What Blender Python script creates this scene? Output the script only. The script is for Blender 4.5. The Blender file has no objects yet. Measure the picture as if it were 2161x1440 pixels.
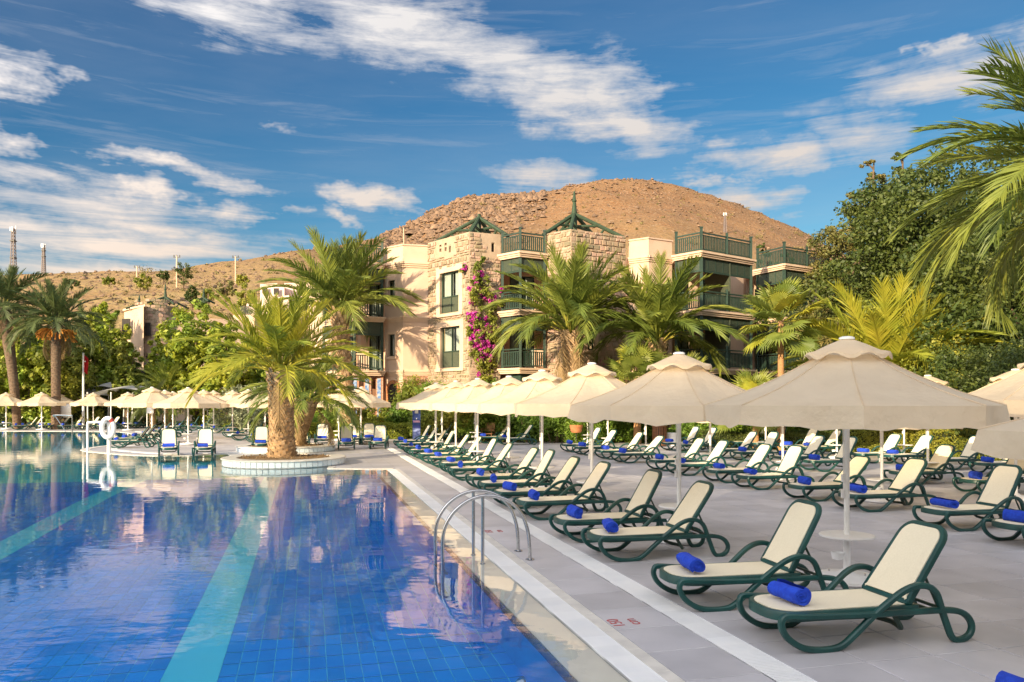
import bpy, math, random
import numpy as np
from mathutils import Vector, Matrix, Euler
from mathutils.geometry import tessellate_polygon
R = math.radians
rnd = random.Random(7)
rng = np.random.default_rng(5)
scene = bpy.context.scene
col = scene.collection

# ------------------------------------------------------------------ camera
EYE = 1.9; FPX = 1600.0; CU = 1080.5; HV = 850.0
cam_d = bpy.data.cameras.new('camera'); cam = bpy.data.objects.new('camera', cam_d); col.objects.link(cam)
cam.location = (0, 0, EYE); cam.rotation_euler = (R(90), 0, 0)
cam_d.sensor_width = 36; cam_d.lens = 36*FPX/2161; cam_d.shift_y = (HV-720)/2161
cam_d.clip_start = 0.1; cam_d.clip_end = 6000
scene.camera = cam

# ------------------------------------------------------------------ sun, sky, exposure
SUN_EL = 17.0; TR = Vector((.584, .812, 0)).normalized()
sd = bpy.data.lights.new('sun', 'SUN'); so = bpy.data.objects.new('sun', sd); col.objects.link(so)
sd.energy = 2.8; sd.angle = R(0.6); sd.color = (1.0, .80, .52)
trav = Vector((TR.x*math.cos(R(SUN_EL)), TR.y*math.cos(R(SUN_EL)), -math.sin(R(SUN_EL))))
so.rotation_euler = trav.to_track_quat('-Z', 'Y').to_euler(); so.location = (-30, -40, 30)
scene.view_settings.view_transform = 'Standard'; scene.view_settings.look = 'None'
scene.view_settings.exposure = 1.6; scene.view_settings.gamma = 1
scene.view_settings.use_curve_mapping = False

def azel(u, v):
    dx = (u-CU)/FPX; dz = (HV-v)/FPX
    return math.atan(dx), math.atan(dz/math.sqrt(1+dx*dx))

def build_world():
    w = bpy.data.worlds.new('World'); scene.world = w; w.use_nodes = True
    nt = w.node_tree; N = nt.nodes; L = nt.links; N.clear()
    out = N.new('ShaderNodeOutputWorld'); bg = N.new('ShaderNodeBackground')
    bg.inputs['Strength'].default_value = 0.15
    sky = N.new('ShaderNodeTexSky'); sky.sky_type = 'NISHITA'; sky.sun_disc = False
    sky.sun_elevation = R(SUN_EL); sky.sun_rotation = math.atan2(-TR.x, -TR.y) % (2*math.pi)
    sky.air_density = 1.0; sky.dust_density = 0.8; sky.ozone_density = 3.0; sky.altitude = 0
    tc = N.new('ShaderNodeTexCoord'); sep = N.new('ShaderNodeSeparateXYZ'); L.new(tc.outputs['Generated'], sep.inputs[0])
    def M(op, a, b=None, clamp=False):
        n = N.new('ShaderNodeMath'); n.operation = op; n.use_clamp = clamp
        for i, x in enumerate((a, b)):
            if x is None: continue
            if isinstance(x, (int, float)): n.inputs[i].default_value = x
            else: L.new(x, n.inputs[i])
        return n.outputs[0]
    X, Y, Z = sep.outputs
    az = M('ARCTAN2', X, Y); el = M('ARCSINE', Z)
    zc = M('ADD', M('MAXIMUM', Z, 0.0), 0.06)
    cp = N.new('ShaderNodeCombineXYZ'); L.new(M('DIVIDE', X, zc), cp.inputs[0]); L.new(M('DIVIDE', Y, zc), cp.inputs[1])
    ca = N.new('ShaderNodeCombineXYZ'); L.new(az, ca.inputs[0]); L.new(el, ca.inputs[1])
    def noise(vec, scale, detail, rough, rot=0, sc=(1, 1, 1), loc=(0, 0, 0), dist=0):
        mp = N.new('ShaderNodeMapping'); mp.inputs['Rotation'].default_value = (0, 0, rot); mp.inputs['Scale'].default_value = sc
        mp.inputs['Location'].default_value = loc
        L.new(vec, mp.inputs[0]); n = N.new('ShaderNodeTexNoise'); n.inputs['Scale'].default_value = scale
        n.inputs['Detail'].default_value = detail; n.inputs['Roughness'].default_value = rough; n.inputs['Distortion'].default_value = dist
        L.new(mp.outputs[0], n.inputs['Vector']); return n
    # warp of the azimuth / elevation chart, so that cloud outlines are ragged
    w1 = noise(ca.outputs[0], 7, 5, .65, sc=(1, 1.6, 1))
    vm = N.new('ShaderNodeVectorMath'); vm.operation = 'SUBTRACT'; L.new(w1.outputs['Color'], vm.inputs[0]); vm.inputs[1].default_value = (.5, .5, .5)
    vs = N.new('ShaderNodeVectorMath'); vs.operation = 'MULTIPLY'; L.new(vm.outputs[0], vs.inputs[0]); vs.inputs[1].default_value = (.26, .075, 0)
    va = N.new('ShaderNodeVectorMath'); va.operation = 'ADD'; L.new(ca.outputs[0], va.inputs[0]); L.new(vs.outputs[0], va.inputs[1])
    # fibres of the cirrus, in the flat cloud layer and in the chart
    fib = noise(ca.outputs[0], 9, 8, .68, rot=R(24), sc=(.7, 4.6, 1), dist=.35).outputs['Fac']
    fib2 = noise(ca.outputs[0], 7, 8, .66, rot=R(3), sc=(.6, 7.5, 1), loc=(3, 1, 0), dist=.5).outputs['Fac']
    clouds = [  # u0,v0,u1,v1,half width px, density, fibre set
        (560, -40, 1120, 130, 54, .9, 0), (900, 90, 1380, 225, 54, 1.0, 0), (1180, 170, 1380, 200, 50, .95, 0),
        (1180, 255, 1500, 275, 34, 1.0, 0), (240, -30, 700, 60, 40, .8, 0), (1020, 200, 1330, 300, 34, .75, 0),
        (1490, 345, 1760, 300, 30, 1.1, 1), (1650, 250, 1950, 300, 36, .75, 1), (1800, 185, 2240, 165, 34, .95, 1), (1980, 120, 2250, 130, 26, .8, 1),
        (1990, 80, 2040, 120, 16, .8, 1), (1480, 420, 1680, 430, 24, .95, 1), (1040, 372, 1260, 392, 26, .85, 1), (1480, 385, 1570, 390, 9, .8, 1),
        (-60, 130, 90, 160, 26, 1.1, 1), (-60, 270, 70, 285, 24, 1.1, 1), (150, 322, 560, 388, 15, 1.0, 0), (210, 400, 370, 412, 17, 1.1, 1),
        (690, 392, 890, 430, 20, 1.1, 0), (380, 432, 560, 445, 16, 1.0, 1), (-100, 395, 480, 455, 30, .9, 1), (-200, 478, 620, 530, 30, 1.1, 1),
        (-200, 548, 640, 572, 26, 1.1, 1), (545, 425, 650, 435, 10, .6, 1), (700, 440, 800, 470, 14, .9, 0),
        (510, 266, 640, 272, 7, .45, 1), (-100, 330, 260, 400, 26, .55, 0), (60, 420, 420, 470, 26, .9, 1), (900, 480, 1100, 500, 20, .5, 1),
        (2120, 60, 2350, 90, 30, .7, 1),
    ]
    acc = [None, None]
    for (u0, v0, u1, v1, hw, dn, fs) in clouds:
        a0, e0 = azel(u0, v0); a1, e1 = azel(u1, v1)
        cx, cy = (a0+a1)/2, (e0+e1)/2; ang = math.atan2(e1-e0, a1-a0); ln = math.hypot(a1-a0, e1-e0)/2+hw/FPX
        s = N.new('ShaderNodeMapping'); s.vector_type = 'TEXTURE'
        s.inputs['Location'].default_value = (cx, cy, 0); s.inputs['Rotation'].default_value = (0, 0, ang)
        s.inputs['Scale'].default_value = (ln*1.3, hw/FPX*2.0, 1); L.new(va.outputs[0], s.inputs[0])
        le = N.new('ShaderNodeVectorMath'); le.operation = 'LENGTH'; L.new(s.outputs[0], le.inputs[0])
        d = M('MULTIPLY', M('SUBTRACT', 1.0, le.outputs['Value'], True), dn)
        acc[fs] = d if acc[fs] is None else M('MAXIMUM', acc[fs], d)
    # cirrus added out of view, denser than in front, to fill the shade
    gen = noise(cp.outputs[0], .55, 6, .6, rot=R(-24), sc=(.5, 1.6, 1), dist=.4).outputs['Fac']
    back = N.new('ShaderNodeMapRange'); L.new(M('ABSOLUTE', az), back.inputs[0]); back.inputs[1].default_value = .72; back.inputs[2].default_value = 1.1
    back.inputs[3].default_value = .10; back.inputs[4].default_value = 1.0; back.clamp = True
    g = M('MULTIPLY', M('MULTIPLY', M('SUBTRACT', gen, .36, True), 5.0, True), back.outputs[0])
    def sharpen(maskv, f, gain):
        return M('MULTIPLY', M('SUBTRACT', M('ADD', M('MULTIPLY', maskv, 1.05), M('MULTIPLY', M('SUBTRACT', f, .5), 2.0)), .20, True), gain, True)
    c0 = M('MULTIPLY', sharpen(acc[0], fib, 1.35), M('MULTIPLY', acc[0], 2.6, True)); c1 = M('MULTIPLY', sharpen(acc[1], fib2, 1.15), M('MULTIPLY', acc[1], 2.6, True))
    veil = M('MULTIPLY', M('SUBTRACT', fib2, .50, True), .8)
    dens = M('MAXIMUM', M('MAXIMUM', c0, c1), M('MAXIMUM', M('MULTIPLY', g, M('ADD', fib, .25)), veil))
    up = N.new('ShaderNodeMapRange'); L.new(Z, up.inputs[0]); up.inputs[1].default_value = 0.0; up.inputs[2].default_value = .03; up.clamp = True
    dens = M('MULTIPLY', dens, up.outputs[0])
    # deeper blue than the raw sky model
    hs = N.new('ShaderNodeHueSaturation'); hs.inputs['Saturation'].default_value = SKY_SAT; hs.inputs['Value'].default_value = SKY_VAL; hs.inputs['Hue'].default_value = .497
    # one colour curve for the whole sky
    ss = N.new('ShaderNodeSeparateColor'); L.new(sky.outputs[0], ss.inputs[0]); cs = N.new('ShaderNodeCombineColor')
    for i, (pw, k) in enumerate(SKY_CURVE): L.new(M('MULTIPLY', M('POWER', ss.outputs[i], pw), k), cs.inputs[i])
    L.new(cs.outputs[0], hs.inputs['Color'])
    # clouds are brighter towards the sun (forward scattering), raised to fill the near shade
    dt = N.new('ShaderNodeVectorMath'); dt.operation = 'DOT_PRODUCT'; L.new(tc.outputs['Generated'], dt.inputs[0]); dt.inputs[1].default_value = tuple(-trav)
    ph = M('ADD', M('MULTIPLY', M('POWER', M('MULTIPLY', M('ADD', dt.outputs['Value'], 1.0), .5), 2.5), CLOUD_FWD), 1.0)
    cc = N.new('ShaderNodeMix'); cc.data_type = 'RGBA'
    cr = N.new('ShaderNodeMapRange'); L.new(Z, cr.inputs[0]); cr.inputs[1].default_value = .08; cr.inputs[2].default_value = .40; cr.clamp = True
    L.new(cr.outputs[0], cc.inputs[0]); cc.inputs[6].default_value = (1.75, 1.38, 1.08, 1); cc.inputs[7].default_value = (1.66, 1.60, 1.58, 1)
    cv = N.new('ShaderNodeVectorMath'); cv.operation = 'SCALE'; L.new(cc.outputs[2], cv.inputs[0]); L.new(ph, cv.inputs['Scale'])
    mx = N.new('ShaderNodeMix'); mx.data_type = 'RGBA'; L.new(dens, mx.inputs[0]); L.new(hs.outputs[0], mx.inputs[6]); L.new(cv.outputs[0], mx.inputs[7])
    L.new(mx.outputs[2], bg.inputs['Color']); L.new(bg.outputs[0], out.inputs['Surface'])
SKY_SAT = 1.0; SKY_VAL = 1.0; SKY_CURVE = ((1.7, .085), (1.4, .150), (1.10, .225)); CLOUD_FWD = 4.7
build_world()

# ------------------------------------------------------------------ helpers
def G(u, v, z=0.0):
    """point on the level z that the photograph shows at pixel u, v (2161 px wide)"""
    Y = (EYE-z)*FPX/(v-HV); return Vector(((u-CU)/FPX*Y, Y, z))
def GY(u, Y, z=0.0): return Vector(((u-CU)/FPX*Y, Y, z))
def ZV(v, Y): return EYE+(HV-v)*Y/FPX
TH = math.atan(.266); PD = Vector((-math.sin(TH), math.cos(TH), 0)); QD = Vector((math.cos(TH), math.sin(TH), 0))
def ST(s, t, z=0.0): return PD*s+QD*t+Vector((0, 0, z))   # along / across the pool edge

class MB:
    def __init__(s): s.v = []; s.f = []
    def add(s, vs, fs):
        o = len(s.v); s.v += [tuple(p) for p in vs]; s.f += [tuple(i+o for i in f) for f in fs]
    def box(s, c, size, rot=None):
        hx, hy, hz = size[0]/2, size[1]/2, size[2]/2
        P = [Vector((x, y, z)) for z in (-hz, hz) for y in (-hy, hy) for x in (-hx, hx)]
        if rot is not None: P = [rot @ p for p in P]
        c = Vector(c); s.add([p+c for p in P], [(0, 2, 3, 1), (4, 5, 7, 6), (0, 1, 5, 4), (2, 6, 7, 3), (0, 4, 6, 2), (1, 3, 7, 5)])
    def hexa(s, P): s.add(P, [(0, 2, 3, 1), (4, 5, 7, 6), (0, 1, 5, 4), (2, 6, 7, 3), (0, 4, 6, 2), (1, 3, 7, 5)])
    def tube(s, path, r, n=8, closed=False, flat=1.0, caps=True, up=Vector((0, 0, 1))):
        path = [Vector(p) for p in path]; m = len(path); rs = r if isinstance(r, (list, tuple)) else [r]*m
        vs = []; prev = None
        for i, p in enumerate(path):
            a = path[(i-1) % m] if (closed or i > 0) else p; b = path[(i+1) % m] if (closed or i < m-1) else p
            t = (b-a); t = t.normalized() if t.length > 1e-9 else Vector((0, 0, 1))
            if prev is None:
                x = up.cross(t)
                if x.length < 1e-3: x = Vector((1, 0, 0)).cross(t)
                x.normalize()
            else:
                x = prev-t*prev.dot(t); x = x.normalized() if x.length > 1e-6 else prev
            prev = x; y = t.cross(x)
            for k in range(n):
                an = 2*math.pi*k/n; vs.append(p+x*math.cos(an)*rs[i]*flat+y*math.sin(an)*rs[i])
        fs = []
        for i in range(m if closed else m-1):
            j = (i+1) % m
            for k in range(n): fs.append((i*n+k, i*n+(k+1) % n, j*n+(k+1) % n, j*n+k))
        if caps and not closed: fs.append(tuple(range(n-1, -1, -1))); fs.append(tuple((m-1)*n+k for k in range(n)))
        s.add(vs, fs)
    def lathe(s, prof, n=24, c=(0, 0, 0), a0=0.0):
        c = Vector(c); vs = []; m = len(prof)
        for (r, z) in prof:
            for k in range(n):
                a = a0+2*math.pi*k/n; vs.append(c+Vector((r*math.cos(a), r*math.sin(a), z)))
        s.add(vs, [(i*n+k, i*n+(k+1) % n, (i+1)*n+(k+1) % n, (i+1)*n+k) for i in range(m-1) for k in range(n)])
    def prism(s, poly, z0, z1, bottom=True):
        n = len(poly); P = [Vector((p[0], p[1], 0)) for p in poly]
        area = sum(P[i].x*P[(i+1) % n].y-P[(i+1) % n].x*P[i].y for i in range(n))
        if area < 0: P.reverse()
        tr = tessellate_polygon([P])
        def ccw(t):
            a, b, c = (P[i] for i in t); return t if (b-a).cross(c-a).z > 0 else (t[0], t[2], t[1])
        tr = [ccw(t) for t in tr]
        vs = [Vector((p.x, p.y, z0)) for p in P]+[Vector((p.x, p.y, z1)) for p in P]
        fs = [(i, (i+1) % n, n+(i+1) % n, n+i) for i in range(n)]+[tuple(n+i for i in t) for t in tr]
        if bottom: fs += [(t[0], t[2], t[1]) for t in tr]
        s.add(vs, fs)
    def sheet(s, poly, z):
        P = [Vector((p[0], p[1], z)) for p in poly]; tr = tessellate_polygon([P]); fs = []
        for t in tr:
            a, b, c = (P[i] for i in t); fs.append(tuple(t) if (b-a).cross(c-a).z > 0 else (t[0], t[2], t[1]))
        s.add(P, fs)
    def mesh(s, name, mat, off=None, smooth=False):
        me = bpy.data.meshes.new(name); v = s.v
        if off is not None: v = [(p[0]-off[0], p[1]-off[1], p[2]-off[2]) for p in v]
        me.from_pydata(v, [], s.f); me.materials.append(mat)
        if smooth:
            me.polygons.foreach_set('use_smooth', [True]*len(me.polygons))
            try: me.set_sharp_from_angle(angle=R(40))
            except Exception: pass
        me.update(); return me
    def build(s, name, mat, parent=None, smooth=False, world=False, label=None, kind=None):
        off = None
        if world and parent is not None:
            r = parent
            while r.parent: r = r.parent
            off = r.location
        return link(name, s.mesh(name, mat, off, smooth), parent, label, kind)
def link(name, me, parent=None, label=None, kind=None):
    o = bpy.data.objects.new(name, me); col.objects.link(o)
    if parent is not None: o.parent = parent
    if label: o['label'] = label
    if kind: o['kind'] = kind
    return o
def npmesh(name, V, F, mat, smooth=False):
    """V (n,3), F (m,k) arrays"""
    me = bpy.data.meshes.new(name); V = np.asarray(V, np.float32); F = np.asarray(F, np.int32); k = F.shape[1]
    me.vertices.add(len(V)); me.vertices.foreach_set('co', V.ravel()); me.loops.add(F.size); me.loops.foreach_set('vertex_index', F.ravel())
    me.polygons.add(len(F)); me.polygons.foreach_set('loop_start', np.arange(0, F.size, k, dtype=np.int32))
    me.polygons.foreach_set('loop_total', np.full(len(F), k, np.int32))
    if smooth: me.polygons.foreach_set('use_smooth', np.ones(len(F), bool))
    me.update(calc_edges=True); me.materials.append(mat); return me
def thing(name, label, cat, loc=(0, 0, 0), rz=0.0, group=None):
    o = bpy.data.objects.new(name, None); col.objects.link(o); o.location = loc; o.rotation_euler = (0, 0, rz)
    o.empty_display_size = .2; o['label'] = label; o['category'] = cat
    if group: o['group'] = group
    return o
def tag(o, label, cat, group=None):
    o['label'] = label; o['category'] = cat
    if group: o['group'] = group
    return o
KIDS = {}
def copy_tree(root, loc, rz, label, scale=None):
    r = root.copy(); col.objects.link(r); r.location = loc; r.rotation_euler = (0, 0, rz); r['label'] = label
    if scale: r.scale = scale
    for ch in list(root.children):
        c = ch.copy(); col.objects.link(c); c.parent = r
        for g in list(ch.children):
            d = g.copy(); col.objects.link(d); d.parent = c
    return r
def structure(o): o['kind'] = 'structure'; return o
ORD = ['first', 'second', 'third', 'fourth', 'fifth', 'sixth', 'seventh', 'eighth', 'ninth', 'tenth', 'eleventh', 'twelfth', 'thirteenth', 'fourteenth', 'fifteenth', 'sixteenth', 'seventeenth', 'eighteenth', 'nineteenth', 'twentieth']

# ------------------------------------------------------------------ materials
MATS = {}
def mat(name, c1, c2=None, scale=4.0, rough=.6, bump=0.0, bscale=None, metal=0.0, objrand=0.0, island=0.0, trans=0.0, stretch=(1, 1, 1), coat=0.0, spec=.5, rot=0.0, detail=5, lo=.35, hi=.65, hue=0.0, bdist=.02):
    if name in MATS: return MATS[name]
    m = bpy.data.materials.new(name); m.use_nodes = True; nt = m.node_tree; N = nt.nodes; L = nt.links
    b = N['Principled BSDF']; b.inputs['Roughness'].default_value = rough; b.inputs['Metallic'].default_value = metal
    b.inputs['Coat Weight'].default_value = coat; b.inputs['Specular IOR Level'].default_value = spec
    tc = N.new('ShaderNodeTexCoord'); mp = N.new('ShaderNodeMapping'); mp.inputs['Scale'].default_value = stretch; mp.inputs['Rotation'].default_value = (0, 0, rot)
    geo = N.new('ShaderNodeNewGeometry'); L.new(geo.outputs['Position'], mp.inputs[0])
    nz = N.new('ShaderNodeTexNoise'); nz.inputs['Scale'].default_value = scale; nz.inputs['Detail'].default_value = detail; L.new(mp.outputs[0], nz.inputs['Vector'])
    c2 = c2 or tuple(x*.8 for x in c1)
    mr = N.new('ShaderNodeMapRange'); mr.inputs[1].default_value = lo; mr.inputs[2].default_value = hi; L.new(nz.outputs['Fac'], mr.inputs[0])
    mx = N.new('ShaderNodeMix'); mx.data_type = 'RGBA'; L.new(mr.outputs[0], mx.inputs[0]); mx.inputs[6].default_value = (*c1, 1); mx.inputs[7].default_value = (*c2, 1)
    cout = mx.outputs[2]
    if objrand or island:
        hs = N.new('ShaderNodeHueSaturation'); ad = N.new('ShaderNodeMath'); ad.operation = 'MULTIPLY_ADD'
        if island and not objrand: src = geo.outputs['Random Per Island']; amp = island
        else:
            oi = N.new('ShaderNodeObjectInfo'); src = oi.outputs['Random']; amp = objrand
            if island:
                a2 = N.new('ShaderNodeMath'); a2.operation = 'ADD'; L.new(oi.outputs['Random'], a2.inputs[0]); L.new(geo.outputs['Random Per Island'], a2.inputs[1])
                fr = N.new('ShaderNodeMath'); fr.operation = 'FRACT'; L.new(a2.outputs[0], fr.inputs[0]); src = fr.outputs[0]; amp = max(island, objrand)
        L.new(src, ad.inputs[0]); ad.inputs[1].default_value = 2*amp; ad.inputs[2].default_value = 1-amp
        L.new(ad.outputs[0], hs.inputs['Value']); L.new(cout, hs.inputs['Color'])
        if hue:
            h2 = N.new('ShaderNodeMath'); h2.operation = 'MULTIPLY_ADD'; L.new(src, h2.inputs[0]); h2.inputs[1].default_value = -2*hue; h2.inputs[2].default_value = .5+hue
            L.new(h2.outputs[0], hs.inputs['Hue'])
        cout = hs.outputs[0]
    L.new(cout, b.inputs['Base Color'])
    if bump:
        bn = N.new('ShaderNodeTexNoise'); bn.inputs['Scale'].default_value = bscale or scale*4; bn.inputs['Detail'].default_value = 6; L.new(mp.outputs[0], bn.inputs['Vector'])
        bp = N.new('ShaderNodeBump'); bp.inputs['Strength'].default_value = bump; bp.inputs['Distance'].default_value = bdist; L.new(bn.outputs['Fac'], bp.inputs['Height']); L.new(bp.outputs[0], b.inputs['Normal'])
    if trans:
        tr = N.new('ShaderNodeBsdfTranslucent'); L.new(cout, tr.inputs['Color']); ms = N.new('ShaderNodeMixShader'); ms.inputs[0].default_value = trans
        L.new(b.outputs[0], ms.inputs[1]); L.new(tr.outputs[0], ms.inputs[2]); L.new(ms.outputs[0], N['Material Output'].inputs['Surface'])
    MATS[name] = m; return m

def brick_mat(name, c1, c2, mortar, bw, rh, ms=.02, rot=0.0, vertical=False, rough=.7, bump=.3, msmooth=.1, offset=.5):
    m = bpy.data.materials.new(name); m.use_nodes = True; nt = m.node_tree; N = nt.nodes; L = nt.links; b = N['Principled BSDF']; b.inputs['Roughness'].default_value = rough
    geo = N.new('ShaderNodeNewGeometry'); mp = N.new('ShaderNodeMapping'); mp.inputs['Rotation'].default_value = (0, 0, rot); L.new(geo.outputs['Position'], mp.inputs[0])
    vec = mp.outputs[0]
    if vertical:
        sp = N.new('ShaderNodeSeparateXYZ'); L.new(vec, sp.inputs[0]); a = N.new('ShaderNodeMath'); a.operation = 'ADD'; L.new(sp.outputs[0], a.inputs[0]); L.new(sp.outputs[1], a.inputs[1])
        cb = N.new('ShaderNodeCombineXYZ'); L.new(a.outputs[0], cb.inputs[0]); L.new(sp.outputs[2], cb.inputs[1]); vec = cb.outputs[0]
    br = N.new('ShaderNodeTexBrick'); L.new(vec, br.inputs['Vector']); br.inputs['Scale'].default_value = 1.0; br.inputs['Brick Width'].default_value = bw; br.inputs['Row Height'].default_value = rh
    br.inputs['Mortar Size'].default_value = ms; br.inputs['Mortar Smooth'].default_value = msmooth; br.offset = offset
    br.inputs['Color1'].default_value = (*c1, 1); br.inputs['Color2'].default_value = (*c2, 1); br.inputs['Mortar'].default_value = (*mortar, 1)
    nz = N.new('ShaderNodeTexNoise'); nz.inputs['Scale'].default_value = 1.3; nz.inputs['Detail'].default_value = 6; L.new(geo.outputs['Position'], nz.inputs['Vector'])
    mr = N.new('ShaderNodeMapRange'); mr.inputs[1].default_value = .3; mr.inputs[2].default_value = .7; mr.inputs[3].default_value = .86; mr.inputs[4].default_value = 1.1; L.new(nz.outputs['Fac'], mr.inputs[0])
    hs = N.new('ShaderNodeHueSaturation'); L.new(mr.outputs[0], hs.inputs['Value']); L.new(br.outputs['Color'], hs.inputs['Color']); L.new(hs.outputs[0], b.inputs['Base Color'])
    bp = N.new('ShaderNodeBump'); bp.inputs['Strength'].default_value = bump; bp.inputs['Distance'].default_value = .01; bp.invert = True; L.new(br.outputs['Fac'], bp.inputs['Height']); L.new(bp.outputs[0], b.inputs['Normal'])
    MATS[name] = m; return m

M_tile = mat('deck_tile_stone', (.54, .525, .55), (.44, .43, .45), 1.6, .42, .08, 30, objrand=.085, stretch=(1, 1, 1), detail=8)
M_deck = brick_mat('deck_paving', (.52, .505, .53), (.45, .44, .46), (.36, .35, .36), .6, .6, .006, rot=-TH, rough=.45, bump=.15, offset=0)
M_joint = mat('deck_joint', (.26, .25, .25), (.34, .33, .32), 5, .8)
M_white_tile = mat('white_grate', (.93, .93, .92), (.86, .87, .88), 3.0, .4, .0, objrand=.05)
M_coping = mat('coping_stone', (.74, .70, .63), (.60, .57, .52), 5, .55, .15, 40)
M_ledge = mat('submerged_ledge', (.92, .87, .78), (.86, .81, .74), 3, .5)
M_waterline = mat('waterline_tile', (.012, .035, .22), (.01, .02, .13), 6, .25, objrand=.2)
M_pool = mat('pool_mosaic_blue', (.020, .37, .94), (.016, .30, .88), 1.5, .4, objrand=.12, island=.12)
M_pool_grout = mat('pool_grout_cyan', (.16, .78, .93), (.12, .70, .90), 3, .5)
M_pool_band = mat('pool_band_cyan', (.16, .90, .96), (.12, .86, .95), .8, .4)
M_shallow = mat('shallow_turquoise', (.04, .80, .88), (.03, .66, .80), .8, .4)
M_steel = mat('stainless_steel', (.62, .61, .60), (.5, .5, .5), 20, .22, metal=1.0)
M_lgreen = mat('green_plastic', (.010, .075, .066), (.007, .05, .046), 6, .38, .08, 60, spec=.5, objrand=.10)
M_sling = mat('cream_mesh_fabric', (.89, .80, .60), (.85, .76, .56), 60, .8, .25, 300, stretch=(1, 1, 1), objrand=.05)
M_towel = mat('blue_towel', (.016, .075, .62), (.010, .045, .46), 20, .95, .9, 160, objrand=.10, bdist=.008)
M_canopy = mat('canopy_fabric', (.90, .76, .56), (.83, .69, .50), 2.5, .85, .5, 9, objrand=.05, trans=.42, bdist=.05, lo=.3, hi=.7)
M_white = mat('white_metal', (.88, .88, .86), (.80, .80, .78), 6, .35, .05, 40)
M_whitep = mat('white_plastic', (.90, .90, .90), (.84, .84, .84), 4, .4)
M_plaster = mat('peach_plaster', (.70, .51, .385), (.60, .42, .31), .9, .85, .25, 25, lo=.3, hi=.75)
M_cornice = mat('cornice_plaster', (.74, .55, .40), (.66, .47, .34), 2, .8, .1, 20)
M_stone = mat('rubble_stone', (.48, .32, .215), (.29, .245, .175), 3.5, .9, .8, 14, objrand=.36, island=.36, hue=.03, lo=.3, hi=.7)
M_mortar = mat('stone_mortar', (.50, .38, .27), (.42, .31, .22), 3, .95, .5, 20)
M_dgreen = mat('dark_green_paint', (.030, .062, .045), (.025, .05, .037), 6, .5, .08, 40)
M_dgreen2 = mat('green_lattice', (.085, .10, .065), (.06, .075, .05), 18, .6, .2, 120)
M_log = mat('green_log', (.035, .07, .035), (.028, .05, .025), 5, .7, .4, 20)
M_glass = mat('window_glass', (.05, .06, .065), (.03, .035, .04), 1, .06, spec=.9)
M_curtain = mat('curtain_cloth', (.72, .70, .66), (.55, .54, .52), 4, .8, stretch=(14, 14, .3))
M_brick = brick_mat('red_brick', (.52, .20, .09), (.42, .15, .07), (.50, .40, .32), .22, .075, .012, rot=0, vertical=True)
M_btile = mat('blue_glazed_tile', (.05, .18, .50), (.45, .52, .62), 5, .25, detail=2)
M_wood = mat('brown_wood', (.22, .09, .035), (.15, .06, .025), 3, .6, .3, 30, stretch=(1, 1, 6))
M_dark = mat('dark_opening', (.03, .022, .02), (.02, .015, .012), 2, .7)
M_soil = mat('planter_soil', (.30, .20, .10), (.16, .10, .05), 9, .95, .9, 40)
M_grass = mat('lawn_grass', (.11, .15, .03), (.06, .09, .02), 1.5, .95, .7, 30)
M_trunk = mat('palm_trunk', (.40, .26, .13), (.20, .12, .06), 6, .95, .8, 25, stretch=(1, 1, 3), island=.3)
M_boot = mat('palm_leaf_base', (.56, .40, .24), (.34, .22, .12), 8, .9, .5, 40, island=.35)
M_bark = mat('tree_bark', (.20, .13, .08), (.11, .08, .05), 5, .9, .8, 20)
M_frond = mat('frond_green', (.24, .28, .045), (.15, .20, .035), 1.2, .5, trans=.30, objrand=.25, hue=.02)
M_frond_sun = mat('frond_sunlit_yellow', (.45, .43, .045), (.30, .34, .035), 1.2, .5, trans=.35, objrand=.22, hue=.02)  # yellow-green fronds, with sunlight put into the lighter colour
M_frondd = mat('frond_dark_green', (.13, .17, .05), (.09, .12, .04), 1.2, .5, trans=.25, objrand=.25, hue=.02)
M_petiole = mat('frond_stem', (.55, .50, .08), (.42, .36, .06), 5, .5)
M_dead = mat('dry_frond', (.38, .26, .12), (.26, .17, .08), 3, .8, trans=.2, objrand=.2)
def leafmat(name, a, b, sc=.35, tr=.3, isl=.3): return mat(name, a, b, sc, .55, trans=tr, island=isl, hue=.015, lo=.35, hi=.65)
M_leafA = leafmat('leaf_mid_green', (.21, .32, .035), (.40, .42, .035))
M_leafB = leafmat('leaf_olive', (.34, .34, .045), (.18, .24, .035))
M_leafC = leafmat('leaf_conifer', (.11, .135, .032), (.19, .16, .04), .5, .15)
M_leafD = leafmat('leaf_dark', (.06, .10, .02), (.12, .15, .028))
M_leafE = leafmat('leaf_silver', (.30, .33, .20), (.20, .24, .13))
M_leafF = leafmat('leaf_bright', (.20, .32, .035), (.12, .22, .03))
M_leafG = leafmat('leaf_hedge_yellow', (.30, .33, .03), (.14, .2, .025))
M_flower = mat('bougainvillea_flower', (.72, .09, .48), (.58, .04, .40), 3, .6, trans=.3, island=.25)
M_flowery = mat('yellow_flower', (.75, .50, .03), (.6, .35, .02), 3, .6, trans=.2)
M_terra = mat('terracotta', (.50, .20, .08), (.36, .13, .05), 5, .8, .3, 20)
M_black = mat('black_metal', (.02, .02, .02), (.03, .03, .03), 4, .5)
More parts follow.
